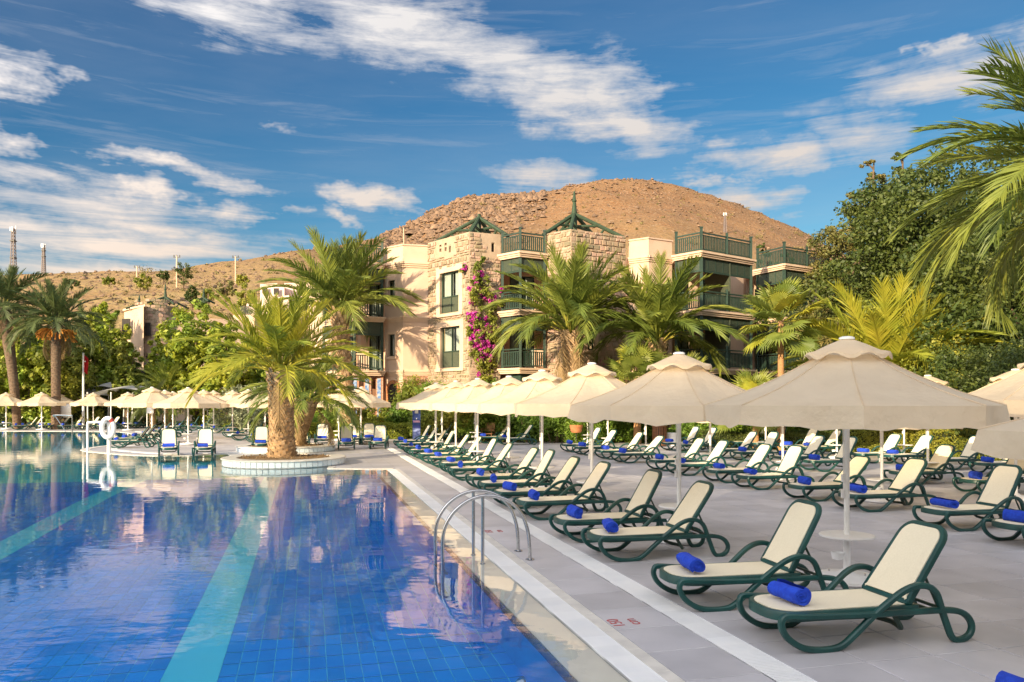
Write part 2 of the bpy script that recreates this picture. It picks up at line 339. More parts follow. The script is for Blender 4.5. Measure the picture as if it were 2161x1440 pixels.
# ================================================================== SETTING
# pool outline (world xy), anticlockwise seen from above starting at the near right
T_EDGE = 1.79
C_A = ST(21.75, 2.11)
island = [GY(480, 28.1), G(440, 960), G(400, 962), G(340, 962.5), G(300, 962), G(260, 960), G(230, 957.5), G(200, 955), G(178, 952.5), G(170, 950), G(174, 947.5), G(190, 944.5),
          G(215, 941.5), G(245, 938), G(268, 933), G(280, 928), G(284, 923), G(282, 918), G(272, 914.5), G(250, 912), G(200, 911.3), G(100, 910.6), G(-60, 910), G(-700, 909)]
PL1 = Vector((-7.08, 23.6, 0)); R1 = 1.82; PL2 = Vector((-8.95, 30.1, 0)); R2 = 1.88
arc = [PL1+Vector((math.cos(a), math.sin(a), 0))*(R1-.05) for a in [R(x) for x in range(-20, -181, -16)]]
far_edge = [C_A, GY(760, 21.7), GY(690, 21.8), Vector((-5.4, 22.4, 0))]+arc+[Vector((-9.3, 25.2, 0)), Vector((-10.0, 27.0, 0))]+island
left = [Vector((-75, 50, 0)), Vector((-75, -4, 0))]
pool_poly = [ST(-6, 2.11)]+far_edge+left
# deck polygon = right side + beyond, hugging the pool outline; coping strips lie above it
deck_poly = [ST(-8, 2.47), ST(21.95, 2.47)]+[Vector((C_A.x+.25, C_A.y+.25, 0)), GY(760, 21.95), GY(690, 22.0)]+[p for p in far_edge[3:]]+[Vector((-75, 54, 0)), Vector((-75, 62, 0)), Vector((-14, 62, 0)), Vector((-9, 41, 0)), Vector((6, 36, 0)), Vector((11, 32.4, 0)), Vector((22, 30, 0)), Vector((34, 24, 0)), Vector((30, -9, 0))]
mb = MB(); mb.prism(deck_poly, -.9, -.012); DECK = structure(mb.build('deck', M_deck))
mb = MB(); mb.sheet([(-400, -150), (400, -150), (700, 90), (700, 700), (-700, 700), (-700, 90)], -1.4); structure(mb.build('ground', M_grass))
# raised lawns and beds beyond the deck
mb = MB(); mb.prism([(-75, 54.5), (-75, 160), (60, 160), (90, 30), (40, 10), (34, 24), (22, 30), (11, 32.4), (6, 36), (-9, 41), (-14, 62), (-75, 62)], -1.0, .02); structure(mb.build('lawn', M_grass))
mb = MB(); mb.prism([(-80, -60), (60, -60), (60, -9), (6, -9), (-80, -9)], -1.0, -.02); structure(mb.build('pavement', M_deck))

# individually laid deck tiles in the part near the camera
random_tiles = []
TS = .6; gap = .012
def tile_mesh(nm, a, b, th, m, bev=.004):
    t = MB(); x, y = a/2, b/2
    t.v = [(-x, -y, -th), (x, -y, -th), (x, y, -th), (-x, y, -th), (-x, -y, -bev), (x, -y, -bev), (x, y, -bev), (-x, y, -bev),
           (-x+bev, -y+bev, 0), (x-bev, -y+bev, 0), (x-bev, y-bev, 0), (-x+bev, y-bev, 0)]
    t.f = [(8, 9, 10, 11)]+[(i, (i+1) % 4, 4+(i+1) % 4, 4+i) for i in range(4)]+[(4+i, 4+(i+1) % 4, 8+(i+1) % 4, 8+i) for i in range(4)]
    return t.mesh(nm, m)
me_tile = tile_mesh('tile', TS-gap, TS-gap, .02, M_tile)
me_tile_n = tile_mesh('tile', TS-gap, .59, .02, M_tile)
def put(nm, me, p, rz, parent, z=None, kind=None):
    o = link(nm, me, parent, kind=kind); o.location = p; o.rotation_euler = (0, 0, rz); return o
def inview(p, marg=.6):
    return p.y > 3.2 and abs(p.x) < .6753*p.y+marg and (EYE*FPX/max(p.y, .1)) < 700
cnt = 0
cand = []
for i in range(0, 60):
    s = 2.0+TS*i
    cand.append((ST(s, 2.77), me_tile_n))
    for j in range(0, 40): cand.append((ST(s, 3.335+TS*(j+.5)), me_tile))
cand = [c for c in cand if inview(c[0]) and c[0].y < 20]
cand.sort(key=lambda c: c[0].length)
jp = MB()
for p, me in cand[:298]:
    z = rnd.uniform(-.0012, .0012); put('tile', me, (p.x, p.y, z+.001), TH, DECK)
far_y = cand[min(298, len(cand)-1)][0].length
tb = MB()
for p, me in cand[298:900]:
    q = Matrix.Rotation(TH, 3, 'Z'); o = len(tb.v)
    tb.add([q @ v.co+p for v in me.vertices], [tuple(f.vertices) for f in me.polygons])
if tb.v: tb.build('tile', M_tile, DECK, kind='stuff')

# ------------- pool basin
def fl(s): return -.50+.34*min(1, max(0, (s-5)/13.0))     # floor level seen through the water
S_SH = 21.95
mb = MB(); ss = [-6+1.5*i for i in range(20)]; ss = [s for s in ss if s < 21.7]+[S_SH]
tA, tB = -60.0, T_EDGE
vs = []; 
for s in ss: vs += [ST(s, tA, fl(s)), ST(s, tB, fl(s))]
mb.add(vs, [(2*i, 2*i+1, 2*i+3, 2*i+2) for i in range(len(ss)-1)]); structure(mb.build('pool_floor', M_pool_grout)); POOLF = bpy.data.objects['pool_floor']
# cyan lane bands
bands = [(-1.22, -.76), (-4.68, -4.2), (-8.2, -7.72), (-11.7, -11.2)]
for a, b in bands:
    mb = MB(); vs = []
    for s in ss: vs += [ST(s, a, fl(s)+.008), ST(s, b, fl(s)+.008)]
    mb.add(vs, [(2*i, 2*i+1, 2*i+3, 2*i+2) for i in range(len(ss)-1)]); o = mb.build('lane_band', M_pool_band, POOLF)
# blue mosaic tiles between the bands: nearest ones as parts, the rest joined
TW, TL = .150, .300; gp = .008
strips = [(-.76, T_EDGE), (-4.2, -1.22), (-7.72, -4.68), (-11.2, -8.2), (-17, -11.7)]
spots = []
for a, b in strips:
    n = int(round((b-a)/TW)); w = (b-a)/n
    for k in range(n):
        t = a+w*(k+.5)
        for i in range(int((S_SH-2.4)/TL)):
            s = 2.4+TL*(i+.5)
            p = ST(s, t, fl(s)+.006)
            if p.y > 4 and abs(p.x) < .69*(p.y+.3)+.4: spots.append((p, w))
spots.sort(key=lambda q: (q[0]-Vector((0, 0, EYE))).length)
me_m = tile_mesh('mosaic_tile', TW-gp, TL-gp, .006, M_pool, .002)
for p, w in spots[:296]: put('mosaic_tile', me_m, (p.x, p.y, p.z), TH, POOLF)
V = []; F = []; cz, sz = math.cos(TH), math.sin(TH)
for p, w in spots[296:]:
    hx, hy = (TW-gp)/2, (TL-gp)/2; o = len(V)
    for dx, dy in ((-hx, -hy), (hx, -hy), (hx, hy), (-hx, hy)): V.append((p.x+dx*cz-dy*sz, p.y+dx*sz+dy*cz, p.z+dy*.026))
    F.append((o, o+1, o+2, o+3))
link('mosaic_tile', npmesh('mosaic_tile', V, F, M_pool), POOLF, kind='stuff')
# shallow turquoise part of the pool
mb = MB(); mb.sheet([ST(S_SH, -70), ST(S_SH, 2.3), Vector((-5, 30, 0)), Vector((-12, 62, 0)), Vector((-90, 62, 0))], -.22); structure(mb.build('shallow_floor', M_shallow))
mb = MB(); mb.hexa([ST(S_SH, -70, -.6), ST(S_SH, 2.3, -.6), ST(S_SH+.05, -70, -.6), ST(S_SH+.05, 2.3, -.6), ST(S_SH, -70, -.17), ST(S_SH, 2.3, -.17), ST(S_SH+.05, -70, -.17), ST(S_SH+.05, 2.3, -.17)]); structure(mb.build('shallow_step', M_shallow))
# pool wall and submerged ledge
mb = MB(); mb.hexa([ST(-6, T_EDGE, -.8), ST(-6, 2.11, -.8), ST(21.75, T_EDGE, -.8), ST(21.75, 2.11, -.8), ST(-6, T_EDGE+.005, -.032), ST(-6, 2.11, -.016), ST(21.75, T_EDGE+.005, -.032), ST(21.75, 2.11, -.016)])
structure(mb.build('pool_ledge', M_ledge))
LEDGE = bpy.data.objects['pool_ledge']
me_w = tile_mesh('waterline_tile', .07, .24, .01, M_waterline)
for i in range(86):
    s = 3.2+.25*i
    if s > 21.6: break
    o = link('waterline_tile', me_w, LEDGE); p = ST(s, T_EDGE-.035, -.034); o.location = p; o.rotation_euler = (0, 0, TH)
mb = MB(); mb.hexa([ST(-6, T_EDGE-.012, -.9), ST(-6, T_EDGE-.002, -.9), ST(21.75, T_EDGE-.012, -.9), ST(21.75, T_EDGE-.002, -.9), ST(-6, T_EDGE-.012, -.046), ST(-6, T_EDGE-.002, -.046), ST(21.75, T_EDGE-.012, -.046), ST(21.75, T_EDGE-.002, -.046)])
structure(mb.build('pool_wall', mat('wall_mosaic', (.02, .45, .88), (.02, .36, .78), 2, .4)))
# white overflow grate, coping stone, drain strip : pieces along the edge
M_grate = MATS['white_grate']
def strip_pieces(nm, t0, t1, s0, s1, ln, z, m, parent, th=.03, gap=.004):
    me = tile_mesh(nm, t1-t0-.003, ln-gap, th, m); n = int((s1-s0)/ln)
    for i in range(n):
        p = ST(s0+ln*(i+.5), (t0+t1)/2, z+rnd.uniform(-.0006, .0006)); put(nm, me, p, TH, parent)
mb = MB(); mb.hexa([ST(-6, 2.11, -.3), ST(-6, 2.47, -.3), ST(22, 2.11, -.3), ST(22, 2.47, -.3), ST(-6, 2.112, -.02), ST(-6, 2.468, -.02), ST(22, 2.112, -.02), ST(22, 2.468, -.02)])
KERB = structure(mb.build('pool_edge', M_joint))
# the overflow grate: cross slats joined per piece
def grate_mesh(w, ln, n):
    g = MB(); st = ln/n
    for k in range(n): g.box((0, -ln/2+st*(k+.5), -.006), (w, st*.66, .012))
    g.box((-w/2+.008, 0, -.008), (.016, ln-.003, .014)); g.box((w/2-.008, 0, -.008), (.016, ln-.003, .014)); return g.mesh('grate', M_white_tile)
gm = grate_mesh(.232, .25, 12)
for i in range(112):
    s = 2.9+.25*i*.676 if False else 2.9+.25*i
    if s > 21.8: break
    put('grate', gm, ST(s, 2.23, .004), TH, KERB)
mbu = MB(); mbu.hexa([ST(2.8, 2.115, -.018), ST(2.8, 2.345, -.018), ST(21.9, 2.115, -.018), ST(21.9, 2.345, -.018), ST(2.8, 2.115, -.007), ST(2.8, 2.345, -.007), ST(21.9, 2.115, -.007), ST(21.9, 2.345, -.007)]); mbu.build('channel', M_coping, KERB)
strip_pieces('coping_stone', 2.35, 2.47, 2.9, 22.0, .5, .003, M_coping, KERB)
dm = grate_mesh(.26, .20, 7)
DRAIN = structure(MB.build((lambda m: (m.hexa([ST(-6, 3.065, -.02), ST(-6, 3.335, -.02), ST(33.5, 3.065, -.02), ST(33.5, 3.335, -.02), ST(-6, 3.065, -.008), ST(-6, 3.335, -.008), ST(33.5, 3.065, -.008), ST(33.5, 3.335, -.008)]), m)[1])(MB()), 'drain_channel', M_coping))
for i in range(152):
    s = 3.0+.2*i; put('grate', dm, ST(s, 3.2, .004), TH, DRAIN)
# coping round the far edge and the paved tongue
def ribbon(pts, w, z0, z1, nm, m, parent=None, kind=None, inward=0.0):
    g = MB(); L_ = []; 
    for i, p in enumerate(pts):
        a = pts[max(0, i-1)]; b = pts[min(len(pts)-1, i+1)]; t = (b-a); t.z = 0; t.normalize(); nrm = Vector((t.y, -t.x, 0))
        L_.append((p+nrm*inward, p+nrm*(inward+w)))
    vs = []
    for a, b in L_: vs += [Vector((a.x, a.y, z0)), Vector((b.x, b.y, z0)), Vector((b.x, b.y, z1)), Vector((a.x, a.y, z1))]
    n = len(L_); fs = []
    for i in range(n-1):
        for k in range(4): fs.append((4*i+k, 4*i+(k+1) % 4, 4*i+4+(k+1) % 4, 4*i+4+k))
    g.add(vs, fs); o = g.build(nm, m, parent)
    if kind: o['kind'] = kind
    return o
isl = [Vector(p) for p in far_edge[4+len(arc):]]
ribbon(isl, .34, -.5, .004, 'island_coping', M_coping, kind='structure', inward=-.02)
ribbon(isl[:22], .30, -.1, .005, 'island_drain', M_white_tile, kind='structure', inward=1.0)
ribbon([ST(21.95, 2.3)+Vector((0, 0, 0)), GY(760, 21.75), GY(690, 21.85), Vector((-5.45, 22.5, 0))], .22, -.5, .004, 'far_coping', M_coping, kind='structure', inward=-.0)

# ------------- water
def water_mat():
    m = bpy.data.materials.new('pool_water'); m.use_nodes = True; nt = m.node_tree; N = nt.nodes; L = nt.links; N.clear()
    out = N.new('ShaderNodeOutputMaterial'); mx = N.new('ShaderNodeMixShader'); tr = N.new('ShaderNodeBsdfTransparent'); gl = N.new('ShaderNodeBsdfGlossy')
    tr.inputs['Color'].default_value = (.94, .985, 1, 1); gl.inputs['Roughness'].default_value = .015; gl.inputs['Color'].default_value = (1, 1, 1, 1)
    fr = N.new('ShaderNodeFresnel'); fr.inputs['IOR'].default_value = 1.45
    geo = N.new('ShaderNodeNewGeometry')
    def nz(scale, sc, det, loc=(0, 0, 0)):
        mp = N.new('ShaderNodeMapping'); mp.inputs['Scale'].default_value = sc; mp.inputs['Location'].default_value = loc; L.new(geo.outputs['Position'], mp.inputs[0])
        n = N.new('ShaderNodeTexNoise'); n.inputs['Scale'].default_value = scale; n.inputs['Detail'].default_value = det; n.inputs['Roughness'].default_value = .45; L.new(mp.outputs[0], n.inputs['Vector']); return n.outputs['Fac']
    a = nz(1.5, (1, 1.5, 1), 2.0); b = nz(7.5, (1, 1.7, 1), 2.0, (4, 2, 0)); c = nz(.28, (1, 1, 1), 2, (9, 3, 0))
    # calm patches and rippled patches
    pr = N.new('ShaderNodeMapRange'); L.new(c, pr.inputs[0]); pr.inputs[1].default_value = .38; pr.inputs[2].default_value = .62; pr.inputs[3].default_value = .15; pr.inputs[4].default_value = 1.0
    m1 = N.new('ShaderNodeMath'); m1.operation = 'MULTIPLY'; L.new(b, m1.inputs[0]); L.new(pr.outputs[0], m1.inputs[1])
    m2 = N.new('ShaderNodeMath'); m2.operation = 'MULTIPLY_ADD'; L.new(m1.outputs[0], m2.inputs[0]); m2.inputs[1].default_value = .30; L.new(a, m2.inputs[2])
    bp = N.new('ShaderNodeBump'); bp.inputs['Strength'].default_value = 1.0; bp.inputs['Distance'].default_value = .0034; L.new(m2.outputs[0], bp.inputs['Height'])
    L.new(bp.outputs[0], fr.inputs['Normal']); L.new(bp.outputs[0], gl.inputs['Normal'])
    L.new(fr.outputs[0], mx.inputs[0]); L.new(tr.outputs[0], mx.inputs[1]); L.new(gl.outputs[0], mx.inputs[2]); L.new(mx.outputs[0], out.inputs['Surface']); return m
mb = MB(); mb.sheet([ST(-6, 2.118)]+[ST(21.75, 2.118)]+far_edge[1:]+left, -.010); structure(mb.build('water', water_mat()))
# round underwater lamp in the pool wall, as in the foreground
uw = thing('pool_lamp', 'round white underwater lamp set in the blue pool wall at the front', 'pool lamp', G(1112, 1404, -.45))
g = MB(); g.lathe([(0, .03), (.05, .032), (.085, .02), (.10, 0)], 20); lensm = g.build('lens', M_whitep, uw, smooth=True)
g = MB(); g.lathe([(.10, .0), (.115, .012), (.125, 0)], 20); g.build('lamp_ring', M_steel, uw); uw.rotation_euler = (0, R(-62), TH); uw.location = ST(5.55, 1.52, -.30)

# ------------- depth numbers painted on the paving
def red_text(body, p, size, rz, label):
    t = bpy.data.objects.new('depth_marking', None); col.objects.link(t); t.location = p; t.rotation_euler = (0, 0, rz)
    for i, line in enumerate(body.split('\n')):
        q = text_mesh(line, size, 'numeral' if i == 0 else 'unit_lettering'); q.parent = t; q.location = (0, (.5-i)*size*1.0, 0)
    return t
def text_mesh(body, size, nm):
    cu = bpy.data.curves.new('txt', 'FONT'); cu.body = body; cu.size = size; cu.extrude = .0015; cu.align_x = 'CENTER'; cu.align_y = 'CENTER'
    o = bpy.data.objects.new('tmp', cu); col.objects.link(o); bpy.context.view_layer.update()
    me = bpy.data.meshes.new_from_object(o); bpy.data.objects.remove(o); me.materials.clear(); me.materials.append(M_red)
    return link(nm, me)
M_red = mat('red_paint', (.50, .06, .06), (.34, .10, .10), 30, .6)
p = G(1318, 1314); tag(red_text('150\ncm', (p.x, p.y, .0035), .15, TH-R(90)+R(180), ''), 'faded red depth number stencilled on grey paving between coping and drain, nearer the camera', 'marking', 'pool depth markings')
p = G(1043, 1122); tag(red_text('150\ncm', (p.x, p.y, .0035), .15, TH-R(90)+R(180), ''), 'small worn red depth number on the paving just left of the ladder rails', 'marking', 'pool depth markings')

# ------------- hills
SHADE_RIDGE_H = (190+17.2)/.812*math.tan(R(SUN_EL))
def prof(u):
    pts = [(-2600, 640), (-900, 600), (-200, 590), (0, 580), (150, 578), (300, 574), (400, 565), (470, 552), (560, 535), (700, 517), (800, 498), (860, 484), (900, 458), (960, 432), (1020, 414), (1100, 408), (1170, 400),
           (1240, 386), (1340, 380), (1420, 387), (1500, 411), (1600, 449), (1700, 496), (1745, 522), (1850, 560), (2100, 610), (2600, 640), (3600, 660)]
    return float(np.interp(u, [a for a, b in pts], [b for a, b in pts]))
def ridge(u): return float(np.interp(u, [-3000, 350, 620, 880, 1400, 3600], [215, 235, 270, 380, 430, 430]))
us = list(range(-2600, 3700, 14)); nt_ = 90
from mathutils import noise as mno
def hill_z(u, Y):
    Rr = ridge(u); zr = EYE+(HV-prof(u))*Rr/FPX; t = (Y-84)/(Rr-84)
    if t <= 1: t = max(t, -.1); z = zr*(max(t, 0)**1.12)+min(t, 0)*6-1.0*(1-min(1, max(t, 0)*4))
    else: z = zr*(1-.9*(t-1)**1.3)
    return z
V = np.zeros((len(us)*nt_, 3), np.float32); k = 0
for i, u in enumerate(us):
    Rr = ridge(u)
    for j in range(nt_):
        t = j/(nt_-1); Y = 84+(Rr*1.35-84)*t; X = (u-CU)/FPX*Y; z = hill_z(u, Y)
        q = Vector((X, Y, z)); tt = min(1, max(0, (Y-90)/60)); rocky = 1.0 if u > 820 else .35
        n = mno.fractal(q*.018, 1.0, 2.1, 4)*3.0*(.45 if u < 820 else 1)+mno.fractal(q*.11+Vector((7, 3, 1)), .8, 2.2, 4)*1.5*rocky
        V[k] = (X, Y, z+n*tt*(.35+.65*(Y/Rr) if Y < Rr else 1)); k += 1
F = [(i*nt_+j, (i+1)*nt_+j, (i+1)*nt_+j+1, i*nt_+j+1) for i in range(len(us)-1) for j in range(nt_-1)]
def hill_mat():
    m = mat('hill_grass', (.27, .145, .060), (.18, .095, .038), .045, .95, .7, .6, lo=.3, hi=.7, detail=12, bdist=1.2); nt = m.node_tree; N = nt.nodes; L = nt.links; b = N['Principled BSDF']
    src = b.inputs['Base Color'].links[0].from_socket; geo = N.new('ShaderNodeNewGeometry')
    def layer(src, colr, scale, lo, hi, det=8, st=(1, 1, 1)):
        mp = N.new('ShaderNodeMapping'); mp.inputs['Scale'].default_value = st; L.new(geo.outputs['Position'], mp.inputs[0])
        n = N.new('ShaderNodeTexNoise'); n.inputs['Scale'].default_value = scale; n.inputs['Detail'].default_value = det; n.inputs['Roughness'].default_value = .7; L.new(mp.outputs[0], n.inputs['Vector'])
        r = N.new('ShaderNodeMapRange'); r.inputs[1].default_value = lo; r.inputs[2].default_value = hi; L.new(n.outputs['Fac'], r.inputs[0])
        x = N.new('ShaderNodeMix'); x.data_type = 'RGBA'; L.new(r.outputs[0], x.inputs[0]); L.new(src, x.inputs[6]); x.inputs[7].default_value = (*colr, 1); return x.outputs[2]
    sp = N.new('ShaderNodeSeparateXYZ'); L.new(geo.outputs['Position'], sp.inputs[0])
    # golden dry grass on the low left slope
    r = N.new('ShaderNodeMapRange'); L.new(sp.outputs[1], r.inputs[0]); r.inputs[1].default_value = 170; r.inputs[2].default_value = 300; r.inputs[3].default_value = 1; r.inputs[4].default_value = 0
    x = N.new('ShaderNodeMix'); x.data_type = 'RGBA'; L.new(r.outputs[0], x.inputs[0]); L.new(src, x.inputs[6]); x.inputs[7].default_value = (.33, .24, .095, 1); c = x.outputs[2]
    c = layer(c, (.22, .10, .035), .06, .5, .68); c = layer(c, (.34, .24, .16), .22, .60, .66, 10); c = layer(c, (.10, .085, .03), .5, .62, .68, 6); c = layer(c, (.30, .19, .10), .9, .5, .6, 6)
    L.new(c, b.inputs['Base Color']); return m
HILL = structure(link('hill', npmesh('hill', V, F, hill_mat(), True)))
# loose rocks and outcrops
def rock_cloud(n, gen, name, m):
    base = np.array([(1, 0, 0), (.3, .95, 0), (-.8, .6, 0), (-.85, -.5, 0), (.2, -1, 0), (.55, .1, .75), (-.3, .45, .8), (-.25, -.5, .7)], float)
    fc = [(0, 1, 5), (1, 6, 5), (1, 2, 6), (2, 3, 6), (3, 7, 6), (3, 4, 7), (4, 0, 5), (4, 5, 7), (5, 6, 7)]
    V = []; F = []
    for i in range(n):
        x, y, z, r = gen(); a = rng.uniform(0, 6.28); sc = np.array([r*rng.uniform(.7, 1.3), r*rng.uniform(.7, 1.2), r*rng.uniform(.6, 1.3)])
        b = base*rng.uniform(.75, 1.25, base.shape)*sc; c, s = math.cos(a), math.sin(a)
        b = np.stack([b[:, 0]*c-b[:, 1]*s, b[:, 0]*s+b[:, 1]*c, b[:, 2]-.12*r], 1)+np.array([x, y, z]); o = len(V)*0+i*8
        V.append(b); F += [tuple(q+o for q in f) for f in fc]
    return npmesh(name, np.concatenate(V), F, m)
M_rock = mat('hill_rock', (.27, .175, .11), (.16, .10, .06), .5, .95, .6, 2, island=.28, lo=.3, hi=.7, bdist=.3)
def hz(u, Y):
    X = (u-CU)/FPX*Y; z = hill_z(u, Y); q = Vector((X, Y, z)); tt = min(1, max(0, (Y-90)/60)); Rr = ridge(u); rocky = 1.0 if u > 820 else .35
    n = mno.fractal(q*.018, 1.0, 2.1, 4)*3.0*(.45 if u < 820 else 1)+mno.fractal(q*.11+Vector((7, 3, 1)), .8, 2.2, 4)*1.5*rocky
    return X, z+n*tt*(.35+.65*(Y/Rr) if Y < Rr else 1)
def gen_top():
    while True:
        u = rng.uniform(800, 1400) if rng.random() < .75 else rng.uniform(1350, 1800); Rr = ridge(u); t = 1-abs(rng.normal(0, .22 if u < 1100 else .13))
        if t < .3: continue
        if u > 1150 and rng.random() < (.86 if t < .97 else .6): continue
        Y = 84+(Rr-84)*t; X, z = hz(u, Y); return X, Y, z, rng.gamma(1.8, .30 if u < 1150 else .15)+.15
def gen_all():
    u = rng.uniform(-100, 1800); Rr = ridge(u); Y = 110+(Rr-110)*rng.uniform(.1, 1)**.7; X, z = hz(u, Y); return X, Y, z, rng.gamma(1.5, .16)+.10
link('rock', rock_cloud(9000, gen_top, 'rock', M_rock), HILL, kind='stuff')
link('small_rock', rock_cloud(4500, gen_all, 'small_rock', M_rock), HILL, kind='stuff')

# unseen ridge added behind the camera, blocking low sun from the near deck
V = []; xs_ = list(range(-520, 300, 12)); ys_ = [-60, -75, -95, -120, -150, -175, -190, -205, -230, -270, -330]
for X in xs_:
    for j, Y in enumerate(ys_):
        pr_ = [0, .05, .2, .45, .75, .93, 1.0, .96, .8, .5, .1][j]; q = Vector((X, Y, 0)); n = mno.fractal(q*.012, 1.0, 2.1, 4)*4+mno.fractal(q*.05, 1.0, 2.1, 4)*1.6
        V.append((X, Y, -1.4+pr_*(SHADE_RIDGE_H+1.4+n+(X+130)*.012)))
m_ = len(ys_); F = [(i*m_+j, i*m_+j+1, (i+1)*m_+j+1, (i+1)*m_+j) for i in range(len(xs_)-1) for j in range(m_-1)]
structure(link('hill', npmesh('hill', V, F, MATS['hill_grass'], True)))  # added sun blocker, out of view

# ================================================================== MAIN BUILDING
BLD = thing('hotel_building', 'three storey peach hotel with rubble stone towers and green timber balconies in the centre', 'building', (0, 46, 0))
L1, L2, L3 = 3.75, 6.85, 9.95
class Face:
    def __init__(s, a, b):
        s.a = Vector((a[0], a[1], 0)); s.b = Vector((b[0], b[1], 0)); s.d = (s.b-s.a); s.len = s.d.length; s.d.normalize(); s.n = Vector((s.d.y, -s.d.x, 0))
    def P(s, x, z, o=0.0): p = s.a+s.d*x+s.n*o; return Vector((p.x, p.y, z))
    def at(s, u):   # distance along the face where the ray of pixel column u meets it
        k = (u-CU)/FPX; return (k*s.a.y-s.a.x)/(s.d.x-k*s.d.y)
    def box(s, mb, x0, x1, z0, z1, o0, o1): mb.hexa([s.P(x0, z0, o1), s.P(x1, z0, o1), s.P(x0, z0, o0), s.P(x1, z0, o0), s.P(x0, z1, o1), s.P(x1, z1, o1), s.P(x0, z1, o0), s.P(x1, z1, o0)])
    def zat(s, x, v): return ZV(v, s.P(x, 0).y)
def wall(F_, z0, z1, holes, mb, depth=.22):
    xs = sorted({0.0, F_.len}|{h[0] for h in holes}|{h[1] for h in holes}); zs = sorted({z0, z1}|{h[2] for h in holes}|{h[3] for h in holes})
    for i in range(len(xs)-1):
        for j in range(len(zs)-1):
            cx, cz_ = (xs[i]+xs[i+1])/2, (zs[j]+zs[j+1])/2
            if any(h[0] < cx < h[1] and h[2] < cz_ < h[3] for h in holes): continue
            mb.add([F_.P(xs[i], zs[j]), F_.P(xs[i+1], zs[j]), F_.P(xs[i+1], zs[j+1]), F_.P(xs[i], zs[j+1])], [(0, 1, 2, 3)])
    for h in holes:
        a, b, c, d = h[:4]
        for (x0, zz0, x1, zz1) in ((a, c, b, c), (b, c, b, d), (b, d, a, d), (a, d, a, c)):
            mb.add([F_.P(x0, zz0), F_.P(x1, zz1), F_.P(x1, zz1, -depth), F_.P(x0, zz0, -depth)], [(0, 1, 2, 3)])
def window(F_, h, parent=BLD, cols=2, lower=.42, frame=M_dgreen, curt=True, surround=.22, sill=True, cased=True, nm='window'):
    a, b, c, d = h[:4]; fw = .055; g = MB()
    for x0, x1, z0, z1 in ((a, a+fw, c, d), (b-fw, b, c, d), (a+fw, b-fw, c, c+fw), (a+fw, b-fw, d-fw, d)): F_.box(g, x0, x1, z0, z1, -.20, -.12)
    zs = c+(d-c)*lower if lower else c
    if lower: F_.box(g, a+fw, b-fw, zs-fw/2, zs+fw/2, -.195, -.115)
    for i in range(1, cols):
        x = a+(b-a)*i/cols; F_.box(g, x-fw*.4, x+fw*.4, c+fw, d-fw, -.192, -.118)
    w = g.build(nm, frame, parent, world=True)
    g = MB(); q0 = (zs if lower else c)+fw/2; g.add([F_.P(a+fw, q0, -.16), F_.P(b-fw, q0, -.16), F_.P(b-fw, d-fw, -.16), F_.P(a+fw, d-fw, -.16)], [(0, 1, 2, 3)]); g.build('pane', M_glass2, w, world=True)
    if lower: g = MB(); F_.box(g, a+fw, b-fw, c+fw, zs-fw/2, -.17, -.15); g.build('lower_panel', M_dgreen2, w, world=True)
    if curt:
        g = MB()
        for k in range(2):
            x0 = a+fw+(0 if k == 0 else (b-a)*.58); x1 = x0+(b-a)*(.48 if k == 0 else .36); n = 12
            for i in range(n):
                xa = x0+(x1-x0)*i/n; xb = x0+(x1-x0)*(i+1)/n; oa = -.27+.03*(i % 2); ob = -.27+.03*((i+1) % 2)
                g.add([F_.P(xa, c, oa), F_.P(xb, c, ob), F_.P(xb, d, ob), F_.P(xa, d, oa)], [(0, 1, 2, 3)])
        g.build('curtain', M_curtain, w, world=True)
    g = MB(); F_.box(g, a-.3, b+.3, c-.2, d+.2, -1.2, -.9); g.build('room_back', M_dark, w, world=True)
    if cased:
        g = MB(); s_ = surround
        for x0, x1, z0, z1 in ((a-s_, a, c-s_*.2, d+s_), (b, b+s_, c-s_*.2, d+s_), (a, b, d, d+s_)): F_.box(g, x0, x1, z0, z1, -.02, .045)
        F_.box(g, a-s_-.06, b+s_+.06, c-s_*.2-.14, c-s_*.2, -.02, .12); g.build('surround', M_cornice, w, world=True)
    return w
def glass_mat2():
    m = bpy.data.materials.new('window_pane'); m.use_nodes = True; nt = m.node_tree; N = nt.nodes; L = nt.links; N.clear()
    out = N.new('ShaderNodeOutputMaterial'); mx = N.new('ShaderNodeMixShader'); tr = N.new('ShaderNodeBsdfTransparent'); gl = N.new('ShaderNodeBsdfGlossy'); gl.inputs['Roughness'].default_value = .03
    tr.inputs['Color'].default_value = (.75, .82, .80, 1); lw = N.new('ShaderNodeFresnel'); lw.inputs['IOR'].default_value = 1.5
    L.new(lw.outputs[0], mx.inputs[0]); L.new(tr.outputs[0], mx.inputs[1]); L.new(gl.outputs[0], mx.inputs[2]); L.new(mx.outputs[0], out.inputs['Surface']); return m
M_glass2 = glass_mat2()
stones_all = []
